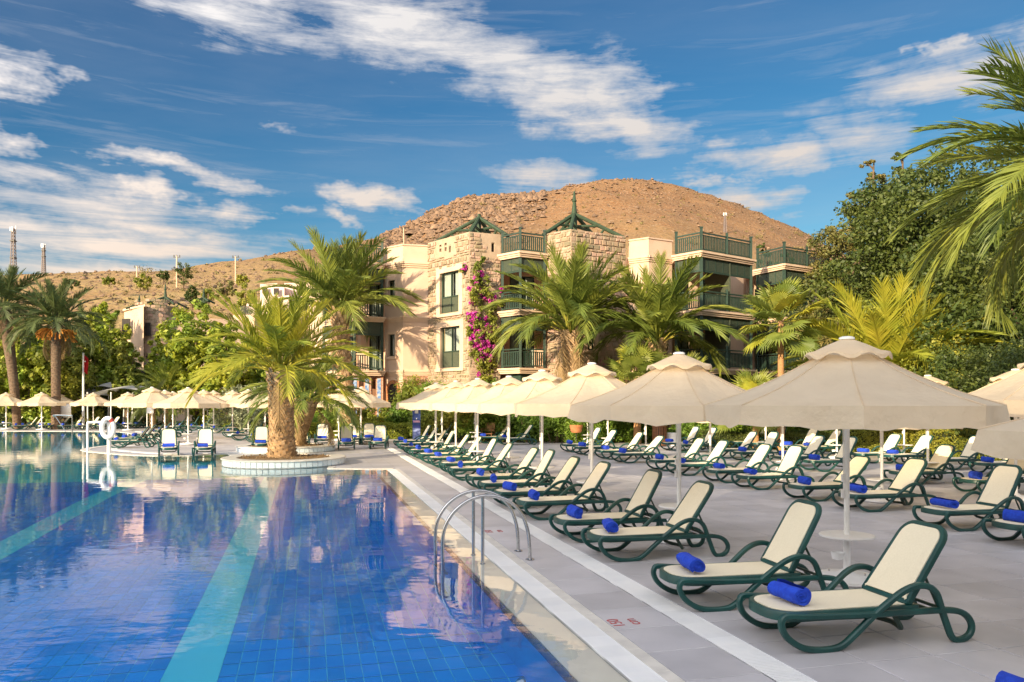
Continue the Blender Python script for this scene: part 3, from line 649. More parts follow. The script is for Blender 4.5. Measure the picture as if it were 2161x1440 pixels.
def stones(F_, z0, z1, holes, pad=.0):
    z = z0
    while z < z1-.08:
        h = rnd.uniform(.13, .30); h = min(h, z1-z); x = -rnd.uniform(0, .2)
        while x < F_.len:
            w = rnd.uniform(.16, .52); x0, x1 = max(0, x), min(F_.len, x+w); x += w
            if x1-x0 < .08: continue
            if any(h_[0]-pad < x1 and x0 < h_[1]+pad and h_[2]-pad < z+h and z < h_[3]+pad for h_ in holes): continue
            g = .008; o = rnd.uniform(.015, .08)
            j = lambda: rnd.uniform(-.045, .045)
            q = [(x0+g+abs(j()), z+g+abs(j())), (x1-g-abs(j()), z+g+abs(j())), (x1-g-abs(j()), z+h-g-abs(j())), (x0+g+abs(j()), z+h-g-abs(j()))]
            c = ((x0+x1)/2, z+h/2); inn = [(c[0]+(a-c[0])*.78, c[1]+(b-c[1])*.78) for a, b in q]
            V = [F_.P(a, b, -.01) for a, b in q]+[F_.P(a, b, o*.7) for a, b in q]+[F_.P(a, b, o) for a, b in inn]
            Fc = [(i, (i+1) % 4, 4+(i+1) % 4, 4+i) for i in range(4)]+[(4+i, 4+(i+1) % 4, 8+(i+1) % 4, 8+i) for i in range(4)]+[(8, 9, 10, 11)]
            stones_all.append((w*h, V, Fc, F_.P(*c)))
        z += h
def cornice(F_, z, x0=0, x1=None, parent=BLD, o=.16, nm='cornice', ext=(0, 0)):
    x1 = F_.len if x1 is None else x1; g = MB()
    F_.box(g, x0-.06-ext[0], x1+.06+ext[1], z-.30, z-.20, -.05, o*.35); F_.box(g, x0-.1-ext[0], x1+.1+ext[1], z-.197, z-.10, -.05, o*.7); F_.box(g, x0-.16-ext[0], x1+.16+ext[1], z-.097, z+.02, -.05, o)
    return g.build(nm, M_cornice, parent, world=True)

Wp = [(-13.5, 51), (-11.0, 48.0), (-9.2, 46.2), (-7.44, 46.0), (-7.44, 44.4), (-6.24, 43.4), (-4.84, 43.7), (-2.3, 40.8), (-.63, 41.5), (-.63, 43.2), (1.87, 43.2), (1.87, 41.3), (3.12, 40.2), (6.3, 42.0),
      (6.5, 42.3), (7.5, 41.6), (8.95, 42.4), (8.95, 43.6), (12.4, 44.9), (14.2, 46.5), (14.8, 48), (18.8, 49), (23, 50.5)]
Fs = [Face(Wp[i], Wp[i+1]) for i in range(len(Wp)-1)]
stone_ids = {6, 7, 11, 12}; parapet_ids = {4, 5, 14, 15}
FA, FB, T1L, T1R, MID, T2L, T2R = Fs[4], Fs[5], Fs[6], Fs[7], Fs[9], Fs[11], Fs[12]
def hole(F_, u0, u1, v0, v1):
    x0, x1 = F_.at(u0), F_.at(u1); xm = (x0+x1)/2; return (min(x0, x1), max(x0, x1), F_.zat(xm, v1), F_.zat(xm, v0))
holes = {i: [] for i in range(len(Fs))}
holes[4] = [hole(FA, 820, 834, 592, 638), hole(FA, 820, 834, 706, 752), ]
holes[6] = [hole(T1L, 929, 969, 574, 660), hole(T1L, 930, 971, 690, 776)]
slots = [hole(T1L, 927, 931.5, 517, 532), hole(T1L, 938, 942.5, 513, 530), hole(T1L, 947, 951.5, 517, 533)]
slotr = [hole(T1R, 1037, 1044, 512, 532)]
holes[12] = [hole(T2R, 1240, 1255, 690, 738)]
door_h = {1: [(.8, 2.0)], 2: [(.5, 1.4)], 9: [(.5, 1.9)], 17: [(.5, 1.5), (2.2, 3.3)], 20: [(.6, 1.7), (2.4, 3.5)]}
for k, lst in door_h.items():
    for (a, b) in lst:
        for lv in (L1, L2): holes[k].append((a, b, lv+.05, lv+2.25))
g = MB(); gs = MB(); gb = MB()
for i, F_ in enumerate(Fs):
    zt = L3
    if i in parapet_ids: zt = 10.9
    if i in stone_ids: zt = 11.1
    hs = holes[i]+(slots if i == 6 else [])+(slotr if i == 7 else [])
    zb = 3.5 if i == 5 else -.3
    wall(F_, zb, zt, hs, gs if i in stone_ids else g)
    if i == 5: wall(F_, -.3, 3.5, [], gb)
    if i in stone_ids: stones(F_, 0, 11.1, hs, .2)
# extra inner faces: parapets and tower tops are closed volumes
g.prism([(-7.44, 44.4), (-6.24, 43.405), (-4.9, 43.7), (-4.6, 46.5), (-7.4, 46.5)], 9.6, 9.7)
for (a, b) in (((-4.84, 46.6), (-7.44, 46.0)), ((-4.84, 43.7), (-4.84, 46.6)), ((8.95, 43.6), (8.95, 42.4)), ((6.5, 42.3), (6.5, 45))): pass
g.build('wall', M_plaster, BLD, world=True); gs.build('tower_wall', M_mortar, BLD, world=True); gb.build('brick_wall', M_brick, BLD, world=True)
g = MB(); g.prism([(p[0], p[1]+.02) for p in Wp]+[(23, 66), (-13.5, 66)], 9.75, 9.86); g.build('roof', M_cornice, BLD, world=True)
for poly in ([(-4.84, 43.72), (-2.3, 40.84), (-.65, 41.52), (-1.2, 44.6), (-3.4, 45.8)], [(1.9, 41.32), (3.12, 40.24), (6.28, 42.02), (5.6, 44.6), (2.2, 44.4)]):
    g = MB()
    for i in range(len(poly)):
        a, b = poly[i], poly[(i+1) % len(poly)]
        if i >= 2: F_ = Face(a, b); wall(F_, 9.9, 11.1, [], g)
    g.prism(poly, 10.6, 10.7); g.build('tower_back_wall', M_mortar, BLD, world=True)
# back face of the parapets
for a, b in (((-7.44, 44.4), (-6.24, 43.4)), ((-6.24, 43.4), (-4.84, 43.7)), ((6.5, 42.3), (7.5, 41.6)), ((7.5, 41.6), (8.95, 42.4))):
    g = MB(); F_ = Face(a, b); F_.box(g, 0, F_.len, 9.9, 10.88, -.25, -.02); F_.box(g, -.04, F_.len+.04, 10.9, 10.98, -.28, .05); g.build('parapet', M_plaster, BLD, world=True)
g = MB(); F_ = Face((-7.44, 46.5), (-7.44, 44.4)); F_.box(g, 0, F_.len, 9.9, 10.89, -.2, -.01); g.build('parapet', M_plaster, BLD, world=True); g = MB()
F_ = Face((8.95, 42.4), (8.95, 45)); F_.box(g, 0, F_.len, 9.9, 10.89, -.2, -.01)
g.build('parapet', M_plaster, BLD, world=True)
stones_all.sort(key=lambda q: -q[0]*(1 if q[3].z < 11.2 and q[3].z > 3 else .3))
for ar, V, Fc, c in stones_all[:299]:
    s_ = MB(); s_.add(V, Fc); s_.build('stone', M_stone, BLD, world=True)
s_ = MB()
for ar, V, Fc, c in stones_all[299:]: s_.add(V, Fc)
s_.build('stone', M_stone, BLD, world=True, kind='stuff')
for i in (4, 5):
    for z in (L1, L2, L3): cornice(Fs[i], z)
for i in (14, 15): cornice(Fs[i], L3); cornice(Fs[i], L2)
for h in holes[4]: window(FA, h, cols=1, lower=0, surround=.14)
for h in holes[6]: window(T1L, h, cols=2, lower=.40, surround=.34)
for h in holes[12]: window(T2R, h, cols=1, lower=0, surround=.22, curt=False)
for F_, hl in ((T1L, slots), (T1R, slotr)):
    for h in hl: q = MB(); F_.box(q, h[0], h[1], h[2], h[3], -.24, -.2); q.build('slot', M_dark, BLD, world=True)
for k, lst in door_h.items():
    for h in holes[k]:
        if h[3]-h[2] > 2: window(Fs[k], h, cols=2, lower=0, surround=.10, nm='balcony_door', frame=M_dgreen)

bal_n = [0]; bal_stuff = MB()
def railing(pts, z, parent=BLD, h=1.05, post_h=1.25, mid=True):
    rl = MB()
    for a, b in zip(pts[:-1], pts[1:]):
        F_ = Face(a, b); F_.box(rl, 0, F_.len, z+h-.07, z+h, -.045, .045); F_.box(rl, 0, F_.len, z+.10, z+.16, -.03, .03); F_.box(rl, 0, F_.len, z+h-.20, z+h-.15, -.025, .025)
    ro = rl.build('railing', M_dgreen, parent, world=True)
    for i, p in enumerate(pts):
        q = MB(); q.box((p[0], p[1], z+post_h/2), (.13, .13, post_h)); q.box((p[0], p[1], z+post_h+.03), (.17, .17, .06)); q.build('post', M_dgreen, ro, world=True)
    for a, b in zip(pts[:-1], pts[1:]):
        F_ = Face(a, b)
        if F_.len > 2.6 and mid: c = F_.P(F_.len/2, z+post_h/2); q = MB(); q.box(c, (.12, .12, post_h)); q.build('post', M_dgreen, ro, world=True)
        n = int(F_.len/.125)
        for k in range(n):
            x = F_.len*(k+.5)/n; q = MB(); F_.box(q, x-.032, x+.032, z+.16, z+h-.20, -.018, .018)
            if bal_n[0] < 298: q.build('baluster', M_dgreen, ro, world=True); bal_n[0] += 1
            else: bal_stuff.add(q.v, q.f)
    return ro
def slab(poly, front, z, parent=BLD):
    g = MB(); g.prism(poly, z-.28, z-.02); g.build('balcony_slab', M_plaster, parent, world=True)
    g = MB()
    for a, b in zip(front[:-1], front[1:]):
        F_ = Face(a, b); e = .10
        F_.box(g, -.02, F_.len+.02, z-.30, z-.21, -.05, .05); F_.box(g, -.06, F_.len+.06, z-.207, z-.11, -.05, .10); F_.box(g, -.11, F_.len+.11, z-.107, z, -.05, .17)
    g.build('cornice', M_cornice, parent, world=True)
def valance(front, z, parent=BLD, h=.72):
    g = MB(); fr = MB()
    for a, b in zip(front[:-1], front[1:]):
        F_ = Face(a, b); F_.box(g, 0, F_.len, z-.3-h, z-.30, -.10, -.06); n = max(1, int(F_.len/.55))
        F_.box(fr, 0, F_.len, z-.3-h-.05, z-.3-h+.04, -.12, -.04)
        for k in range(n+1): x = F_.len*k/n; F_.box(fr, x-.025, x+.025, z-.3-h, z-.31, -.11, -.045)
        m_ = int(h/.07)
        for q in range(m_): zz = z-.34-h+.09+q*.07; F_.box(fr, .03, F_.len-.03, zz, zz+.022, -.062, -.05)
    p = g.build('valance_panel', M_dgreen2, parent, world=True); fr.build('panel_frame', M_dgreen, p, world=True)
def columns(pts, z0, z1, parent=BLD):
    for p in pts: g = MB(); g.box((p[0], p[1], (z0+z1)/2), (.14, .14, z1-z0)); g.build('column', M_dgreen, parent, world=True)
def ins(front, d=.12):
    c = Vector((sum(p[0] for p in front)/len(front), sum(p[1] for p in front)/len(front)+1.2)); return [tuple(Vector(p)+(c-Vector(p)).normalized()*d) for p in front]
blocks = {
    'left': ([(-11.65, 46.5), (-9.0, 43.3), (-7.45, 43.95)], [(-7.45, 45.98), (-9.2, 46.2), (-11.0, 48.0)], (L1, L2, L3)),
    'mid': ([(-.62, 41.3), (.43, 40.3), (1.86, 41.1)], [(1.86, 43.18), (-.62, 43.18)], (L1, L2, L3)),
    'right': ([(8.9, 41.5), (10.04, 40.25), (13.6, 42.8)], [(12.6, 44.85), (9.0, 43.6)], (L1, L2, L3)),
    'far': ([(14.8, 46.0), (15.8, 44.0), (19.4, 46.2)], [(18.8, 48.9), (14.8, 47.9)], (L1, L2, L3)),
}
for nm, (front, back, lv) in blocks.items():
    for z in lv:
        slab(front+back, front, z); railing(ins(front), z)
        if z > L1: valance(ins(front, .05), z)
    columns(ins(front, .12), L1, L2-.3); columns(ins(front, .12), L2, L3-.3)
    # balcony furniture panel / screen
for (a, b, z0, z1) in (((12.0, 41.72), (11.2, 43.9), L2, L3-.3), ((12.0, 41.72), (11.2, 43.9), L1, L2-.3), ((17.7, 45.2), (17.2, 47.6), L2, L3-.3)):
    F_ = Face(a, b); g = MB(); F_.box(g, 0, F_.len, z0+.02, z1, -.03, .03); g.build('screen', M_dgreen2, BLD, world=True)
if bal_stuff.v: bal_stuff.build('baluster', M_dgreen, BLD, world=True, kind='stuff')
# ground floor skirt under middle and right blocks
for front, z in ((blocks['mid'][0], L1), (blocks['right'][0], L1)):
    g = MB(); fr_ = ins(front, .35)
    for a, b in zip(fr_[:-1], fr_[1:]): F_ = Face(a, b); F_.box(g, 0, F_.len, -.2, z-.3, -.1, 0)
    g.build('base_screen', M_dgreen, BLD, world=True)
# timber pyramids
def timber(apex, feet, spire=0.0, parent=BLD, r=.11):
    A = Vector(apex)
    g = MB(); g.tube([A+Vector((0, 0, .15)), A-Vector((0, 0, 1.0))], [r*.9, r*1.25], 8); ko = g.build('king_post', M_log, parent, world=True, smooth=True)
    if spire:
        g = MB(); pr = [(.0, spire), (.05, spire-.05), (.09, spire*.62), (.13, spire*.58), (.13, spire*.52), (.09, spire*.48), (.13, .25), (.16, 0), (.16, -1.2)]
        g.lathe([(a, b) for a, b in pr[::-1]], 10, A); g.build('finial', M_log, ko, world=True, smooth=True)
    for f in feet:
        f = Vector(f); g = MB(); g.tube([A+Vector((0, 0, -.05)), f], r, 8); g.build('rafter', M_log, parent, world=True, smooth=True)
        m_ = A.lerp(f, .52); q = A-Vector((0, 0, .75)); g = MB(); g.tube([q, m_], r*.7, 8); g.build('strut', M_log, parent, world=True, smooth=True)
        m2 = A.lerp(f, .62); q2 = Vector((m2.x, m2.y, f.z)); g = MB(); g.tube([m2, q2.lerp(Vector((A.x, A.y, f.z)), .25)], r*.6, 8); g.build('strut', M_log, parent, world=True, smooth=True)
t1 = GY(1011, 42.9, ZV(458, 42.9)); z_f = 11.05
timber(t1, [(-4.5, 43.5, z_f), (-2.3, 41.2, z_f), (-.2, 41.7, z_f), (-.8, 44.8, z_f), (-3.4, 45.6, z_f)])
t2 = GY(1212, 42.6, ZV(450, 42.6))
timber(t2, [(1.7, 41.4, z_f), (3.1, 40.6, z_f), (6.2, 42.1, z_f), (5.4, 44.6, z_f), (2.2, 44.4, z_f)], spire=1.25)
# ground floor porch on the left: brick piers faced with blue glazed tile
def pier(p, w, z1, tile=True):
    g = MB(); g.box((p[0], p[1], z1/2), (w, w, z1)); o = g.build('pier', M_brick, BLD, world=True)
    g = MB(); g.box((p[0]-.02, p[1]-w/2-.012, z1/2), (w*.5, .03, z1-.3)); g.box((p[0]-w/2-.012, p[1], z1/2), (.03, w*.5, z1-.3)); g.build('tile_panel', M_btile, o, world=True)
for p in ((-11.3, 46.7), (-10.35, 45.55), (-9.0, 43.75), (-8.35, 44.0), (-7.7, 44.25)): pier(p, .42, L1-.3)
def arch(F_, x0, x1, z0, z1, nm='arched_door_niche', infill=M_wood, o=.02):
    w = x1-x0; r = w/2; zc = z1-r; cx = (x0+x1)/2; g = MB(); n = 12
    poly = [(x0, z0), (x1, z0)]+[(cx+r*math.cos(math.pi*k/n), zc+r*math.sin(math.pi*k/n)) for k in range(n+1)]
    V = [F_.P(a, b, o-.02) for a, b in poly]+[F_.P(a, b, o+.01) for a, b in poly]; m_ = len(poly)
    g.add(V, [tuple(range(m_, 2*m_))]+[(i, (i+1) % m_, m_+(i+1) % m_, m_+i) for i in range(m_)]); dr = g.build(nm, infill, BLD, world=True)
    for k in range(n):   # voussoirs
        a0, a1 = math.pi*k/n+.02, math.pi*(k+1)/n-.02; q = MB(); ro = r+.2
        c = [(cx+rr*math.cos(a), zc+rr*math.sin(a)) for rr, a in ((r, a0), (ro, a0), (ro, a1), (r, a1))]
        V = [F_.P(a, b, o-.05) for a, b in c]+[F_.P(a, b, o+.06) for a, b in c]; q.add(V, [(3, 2, 1, 0), (4, 5, 6, 7)]+[(i, (i+1) % 4, 4+(i+1) % 4, 4+i) for i in range(4)]); q.build('brick', M_bricks, dr, world=True)
    q = MB()
    for xx0, xx1 in ((x0-.2, x0), (x1, x1+.2)):
        zz = z0
        while zz < zc-.05: F_.box(q, xx0, xx1, zz+.008, min(zc, zz+.11)-.008, o-.05, o+.05); zz += .11
    q.build('brick', M_bricks, dr, world=True, kind='stuff')
M_bricks = mat('arch_brick', (.55, .24, .11), (.42, .16, .07), 8, .8, .2, 30, objrand=.15, island=.2)
arch(FA, .35, 1.15, .0, 3.0, infill=M_dark); arch(Fs[2], .3, 1.5, 0, 3.2); arch(Fs[1], .5, 1.6, 0, 3.1)  # first arch is a niche, its shade painted as a dark infill
# ================================================================== SUN LOUNGERS
def spline(pts, n=4, closed=False):
    P = [Vector(p) for p in pts]; out = []; m = len(P)
    for i in range(m if closed else m-1):
        if closed: a, b, c, d = P[(i-1) % m], P[i], P[(i+1) % m], P[(i+2) % m]
        else: a, b, c, d = P[max(0, i-1)], P[i], P[i+1], P[min(m-1, i+2)]
        for k in range(n):
            t = k/n; out.append(.5*((2*b)+(c-a)*t+(2*a-5*b+4*c-d)*t*t+(3*b-a-3*c+d)*t**3))
    if not closed: out.append(P[-1])
    return out
def band(mb, path, w, h, closed=True):
    """ribbon of rectangular rounded section swept in the xz plane, w across (y), h in plane"""
    m = len(path); vs = []; k = 8
    sec = [(-.5, -.28), (-.28, -.5), (.28, -.5), (.5, -.28), (.5, .28), (.28, .5), (-.28, .5), (-.5, .28)]
    for i, p in enumerate(path):
        a = path[(i-1) % m]; b = path[(i+1) % m]; t = (b-a).normalized(); n_ = Vector((-t.z, 0, t.x)); y = Vector((0, 1, 0))
        for (sy, sn) in sec: vs.append(p+y*(sy*w)+n_*(sn*h))
    mb.add(vs, [(i*k+j, i*k+(j+1) % k, ((i+1) % m)*k+(j+1) % k, ((i+1) % m)*k+j) for i in range(m) for j in range(k)])
def rrect(x0, x1, hw, r0, r1, n=5, bulge=.0):
    """outline of a plate, rounded at both ends (r0 at x0, r1 at x1)"""
    pts = []
    for cx, cy, r, a0 in ((x1-r1, hw-r1, r1, 0), (x0+r0, hw-r0, r0, 90), (x0+r0, -hw+r0, r0, 180), (x1-r1, -hw+r1, r1, 270)):
        for k in range(n+1): a = R(a0+90*k/n); pts.append((cx+r*math.cos(a), cy+r*math.sin(a)))
    return pts
def frame_ring(mb, outline, w, z0, z1, f=lambda x, y, z: Vector((x, y, z))):
    n = len(outline); cx = sum(p[0] for p in outline)/n; inner = []
    for i in range(n):
        a = outline[(i-1) % n]; b = outline[(i+1) % n]; t = Vector((b[0]-a[0], b[1]-a[1])).normalized(); inner.append((outline[i][0]-t.y*w*1.0, outline[i][1]+t.x*w*1.0))
    e = .008
    rows = [(outline, z0+e, 0), (outline, z1-e, 0), ([(o[0]*.85+i_[0]*.15, o[1]*.85+i_[1]*.15) for o, i_ in zip(outline, inner)], z1, 0), ([(o[0]*.2+i_[0]*.8, o[1]*.2+i_[1]*.8) for o, i_ in zip(outline, inner)], z1, 0), (inner, z1-e, 0), (inner, z0, 0)]
    vs = []
    for ring, z, _ in rows: vs += [f(p[0], p[1], z) for p in ring]
    R_ = len(rows); mb.add(vs, [(r*n+i, r*n+(i+1) % n, ((r+1) % R_)*n+(i+1) % n, ((r+1) % R_)*n+i) for r in range(R_) for i in range(n)])
    return inner
def plate(mb, outline, z, th, f, sag=.0, cuts=1):
    n = len(outline); cx = sum(p[0] for p in outline)/n
    top = [f(p[0], p[1], z) for p in outline]; bot = [f(p[0], p[1], z-th) for p in outline]
    rings = [top]; scs = (.75, .45, .15)
    xs0 = min(p[0] for p in outline); xs1 = max(p[0] for p in outline); cx = (xs0+xs1)/2
    vs = list(bot)+list(top)
    for sc in scs: vs += [f(cx+(p[0]-cx)*sc, p[1]*sc, z-sag*(1-sc)) for p in outline]
    fs = [(i, (i+1) % n, n+(i+1) % n, n+i) for i in range(n)]
    for r in range(1, len(scs)+1): fs += [(r*n+i, r*n+(i+1) % n, (r+1)*n+(i+1) % n, (r+1)*n+i) for i in range(n)]
    fs.append(tuple((len(scs)+1)*n+i for i in range(n))); fs.append(tuple(range(n-1, -1, -1))); mb.add(vs, fs)

SEAT = .315; HW = .30
def make_lounger(back=58):
    t = thing('sun_lounger', '', 'sun lounger')
    side = [(.10, 0, .300), (.055, 0, .275), (.05, 0, .215), (.10, 0, .13), (.21, 0, .055), (.34, 0, .020), (.50, 0, .018), (.60, 0, .045), (.72, 0, .135), (.88, 0, .265), (1.03, 0, .385), (1.13, 0, .452), (1.24, 0, .490), (1.35, 0, .482),
            (1.44, 0, .425), (1.52, 0, .31), (1.60, 0, .16), (1.66, 0, .055), (1.72, 0, .018), (1.82, 0, .022), (1.90, 0, .06), (1.925, 0, .125), (1.88, 0, .195), (1.78, 0, .245), (1.62, 0, .268), (1.40, 0, .272), (1.10, 0, .272), (.70, 0, .272), (.30, 0, .285)]
    # the foot loop, the arm and the rear loop are one bent bar that closes on the seat rail
    side = [(x if x < 1.45 else 1.45+(x-1.45)*.76, y, z) for x, y, z in side]; pth = spline(side, 3, True)
    for s in (-1, 1):
        g = MB(); band(g, [Vector((p.x, s*(HW+.025+.035*max(0, (p.z-.27)/.2)), p.z)) for p in pth], .052, .050); sf = g.build('side_frame', M_lgreen, t, smooth=True)
        for x in (.42, 1.68):
            g = MB(); g.box((x, s*(HW+.025), .008), (.085, .05, .018)); g.build('foot_pad', M_dgreen, sf)
    idf = lambda x, y, z: Vector((x, y, z))
    ol = rrect(.02, 1.34, HW, .24, .03, 6); g = MB(); inner = frame_ring(g, ol, .042, SEAT-.085, SEAT, idf); g.build('seat_frame', M_lgreen, t, smooth=True)
    g = MB(); plate(g, [(p[0], p[1]) for p in inner], SEAT+.004, .008, idf, .012); g.build('seat_sling', M_sling, t, smooth=True)
    a = R(back); ca, sa = math.cos(a), math.sin(a); ox, oz = 1.22, SEAT+.005
    bf = lambda x, y, z: Vector((ox+x*ca-z*sa, y, oz+x*sa+z*ca))
    tap = lambda pts: [(x, y*(1-.10*max(0, x)/.74)) for x, y in pts]
    ol = tap(rrect(0, .76, HW-.01, .03, .15, 5)); g = MB(); inner = frame_ring(g, ol, .045, -.045, .006, bf); g.build('backrest_frame', M_lgreen, t, smooth=True)
    g = MB(); plate(g, inner, .008, .008, bf, .018); g.build('backrest_sling', M_sling, t, smooth=True)
    g = MB()
    for s in (-1, 1):
        q = bf(.33, s*.2, -.04); g.tube([q, (1.60, s*.2, .25)], .012, 6)
    g.tube([(1.60, -.31, .255), (1.60, .31, .255)], .014, 6); g.tube([(1.45, -.31, .262), (1.45, .31, .262)], .016, 6); g.build('support_bracket', M_dgreen, t)
    g = MB(); g.tube(spline([(1.12, -.24, .25), (1.2, -.24, .12), (1.3, 0, .1), (1.2, .24, .12), (1.12, .24, .25)], 4), .022, 6); g.build('under_brace', M_dgreen, t, smooth=True)
    g = MB()
    for x in (.45, .9): g.box((x, 0, SEAT-.04), (.05, 2*HW-.1, .02))
    g.build('cross_rail', M_dgreen, t); return t
def make_towel(r=.086, w=.36):
    g = MB(); n = 46; turns = 3.2; pts = []
    for i in range(n):
        a = 2*math.pi*turns*i/(n-1); rr = .010+(r-.010)*(i/(n-1)); pts.append((rr*math.cos(a), rr*math.sin(a)*.92, rr))
    th = (r/turns)*.80; vs = []
    m_ = 5
    for (x, z, rr) in pts:
        k = max(.1, (rr-th)/rr)
        for j in range(m_):
            y = -w/2+w*j/(m_-1); wob = 1+.05*math.sin(j*2.3+x*40)+.04*math.sin(j*5.1+z*60)
            e = .010*math.sin(rr*300); yy = y+(e if j in (0, m_-1) else 0)
            vs.append((x*wob, yy, z*wob)); vs.append((x*k*wob, yy, z*k*wob))
    q = 2*m_; fs = []
    for i in range(n-1):
        for j in range(m_-1):
            a = i*q+2*j; b = (i+1)*q+2*j; fs += [(a, b, b+2, a+2), (a+1, a+3, b+3, b+1)]
        a = i*q; b = (i+1)*q; fs.append((a, a+1, b+1, b)); a += 2*(m_-1); b += 2*(m_-1); fs.append((a, b, b+1, a+1))
    g.add(vs, fs)
    # loose outer flap
    o = tag(g.build('rolled_towel', M_towel, smooth=True), '', 'towel'); return o
LP = [make_lounger(54), make_lounger(46), make_lounger(60)]; TP = make_towel(); used = set(); tused = [False]
def lounger(tp, rz, label, tlabel, group, var=0, towel=True, back=0):
    """tp : where the towel lies on the foot of the lounger"""
    q = Matrix.Rotation(rz, 3, 'Z'); off = q @ Vector((.30, 0, 0)); p = Vector((tp.x-off.x, tp.y-off.y, 0))
    src = LP[var]
    if var not in used: o = src; used.add(var); o.location = p; o.rotation_euler = (0, 0, rz); o['label'] = label
    else: o = copy_tree(src, p, rz, label)
    o['group'] = group; o.scale = (.95, .97, .965)
    if towel:
        if not tused[0]: w = TP; tused[0] = True
        else: w = TP.copy(); col.objects.link(w)
        w.location = (tp.x, tp.y, SEAT+.07); w.rotation_euler = (0, R(rnd.uniform(0, 360)*0+rnd.choice([0, 120, 200])), rz+R(rnd.uniform(-14, 14))); w['label'] = tlabel; w['group'] = 'rolled blue towels on the loungers'
        w.scale = (rnd.uniform(.95, 1.1), rnd.uniform(.88, 1.1), rnd.uniform(.86, 1.0))
    return o
def gt(u, v): return G(u, v, .38)
def ordi(i): return ORD[i] if i < 20 else '%dth' % (i+1)
# poolside row, from the camera backwards
front = [(2190, 1474, 0), (1664, 1251, 0), (1459, 1188, 2), (1289, 1110, 0), (1213, 1080, 2), (1127, 1044, 0), (1076, 1026, 0), (1042, 1009, 2), (1014, 996, 0), (972, 980, 0), (952, 970, 2), (925, 959, 0), (904, 952, 0), (883, 944, 2), (868, 938, 0), (855, 931, 0), (846, 926, 2)]
for i, (u, v, va) in enumerate(front):
    rz = TH+R([2, -3, -4, -1, 0, 2, 1, -1, 2, 0, 2, 1, 0, 2, 1, 3, 2][i])
    nm = ['in the bottom right corner', 'nearest one beside the white strip'][i] if i < 2 else '%s in the poolside row' % ordi(i-1)
    lounger(gt(u, v), rz, 'green sun lounger, '+nm, 'rolled blue towel on the foot of the lounger '+nm, 'loungers in the long row beside the pool', va)
mid = [(2150, 1090), (1992, 1062), (1808, 1031), (1698, 1014), (1583, 995), (1518, 984), (1436, 972), (1392, 964), (1314, 951), (1278, 945), (1229, 938), (1202, 933)]
for i, (u, v) in enumerate(mid):
    nm = 'at the right frame edge' if i == 0 else '%s from the right' % ordi(i)
    lounger(gt(u, v), TH+R(rnd.uniform(-3, 3)), 'green sun lounger, middle row of the right deck, '+nm, 'rolled blue towel on the middle row lounger %s' % nm, 'loungers in the middle row of the right deck', rnd.choice([0, 0, 1, 2]))
backr = [(2059, 1003), (1988, 962), (1906, 987), (1719, 965), (1654, 957), (1567, 948), (1520, 943), (1447, 933), (1413, 930)]
for i, (u, v) in enumerate(backr):
    nm = '%s from the right' % ordi(i)
    lounger(gt(u, v), TH+R(rnd.uniform(-3, 4)), 'green sun lounger in the second row from the hedge, '+nm, 'rolled blue towel, second row from the hedge, %s' % nm, 'loungers in the second row from the hedge', rnd.choice([0, 2]))
last = [(2084, 970), (1884, 954), (1822, 951), (1704, 938), (1662, 936), (1600, 930), (1560, 928)]
for i, (u, v) in enumerate(last):
    nm = '%s from the right' % ordi(i)
    lounger(gt(u, v), TH+R(rnd.uniform(-3, 6)), 'green sun lounger in the last row by the right hedge, '+nm, 'rolled blue towel, last row by the right hedge, %s' % nm, 'loungers against the right hedge', rnd.choice([0, 2]), towel=i < 5)
behind = [(1064, 921), (1019, 918), (950, 915.5), (900, 916.5)]
for i, (u, v) in enumerate(behind):
    nm = '%s from the right' % ordi(i)
    lounger(gt(u, v), TH+R(rnd.uniform(-4, 2)), 'green sun lounger before the oleander hedge, '+nm, 'rolled blue towel on the lounger before the oleander hedge, %s' % nm, 'loungers before the oleander hedge', rnd.choice([0, 2]))
# loungers that face the camera round the planters
facing = [(797, 928, 85), (779, 921, 84), (744, 921, 92), (731, 929, 88), (680, 923, 90), (636, 927, 86), (550, 932, 88), (428, 940, 86), (356, 940, 95)]
for i, (u, v, a) in enumerate(facing):
    nm = '%s from the right' % ordi(i)
    lounger(gt(u, v), R(90)-math.atan((u-CU)/FPX)-R(3)+R(rnd.uniform(-3, 3)), 'green sun lounger facing the camera near the planters, '+nm, 'rolled blue towel on a lounger facing the camera, %s' % nm, 'loungers facing the camera near the planters', 2)
# cluster on the paved tongue
tong = [(245, 926, 12), (263, 921, 14), (284, 917.5, 16), (303, 913, 18), (322, 909, 20), (338, 905, 20), (352, 902, 22)]
for i, (u, v, a) in enumerate(tong):
    nm = '%s from the life ring' % ordi(i)
    lounger(gt(u, v), R(a), 'green sun lounger slanting on the paved tongue, '+nm, 'rolled blue towel, slanted row on the tongue, %s' % nm, 'loungers on the paved tongue', 0)
islr = [(404, 897, 16), (427, 898, 16), (452, 901, 14), (482, 908, 12), (502, 913.5, 12), (532, 916.5, 12), (380, 896, 20)]
for i, (u, v, a) in enumerate(islr):
    nm = '%s in the row' % ordi(i)
    lounger(gt(u, v), R(a), 'green sun lounger between the tongue and the rear planter, '+nm, 'rolled blue towel between the tongue and the rear planter, %s' % nm, 'loungers between the tongue and the rear planter', rnd.choice([0, 2]))
farp = [(8, 58), (34, 53.2), (48, 53.6), (88, 53.4), (104, 53.8), (133, 53.6), (168, 53.4), (212, 53.8), (248, 57), (262, 56), (289, 56.5), (318, 58)]
for i, (u, Y) in enumerate(farp):
    nm = '%s from the left' % ordi(i)
    lounger(GY(u, Y, .38), R(rnd.uniform(38, 54)), 'green sun lounger on the far side of the pool at left, '+nm, 'rolled blue towel on the far left poolside, %s' % nm, 'loungers on the far side of the pool', 0)

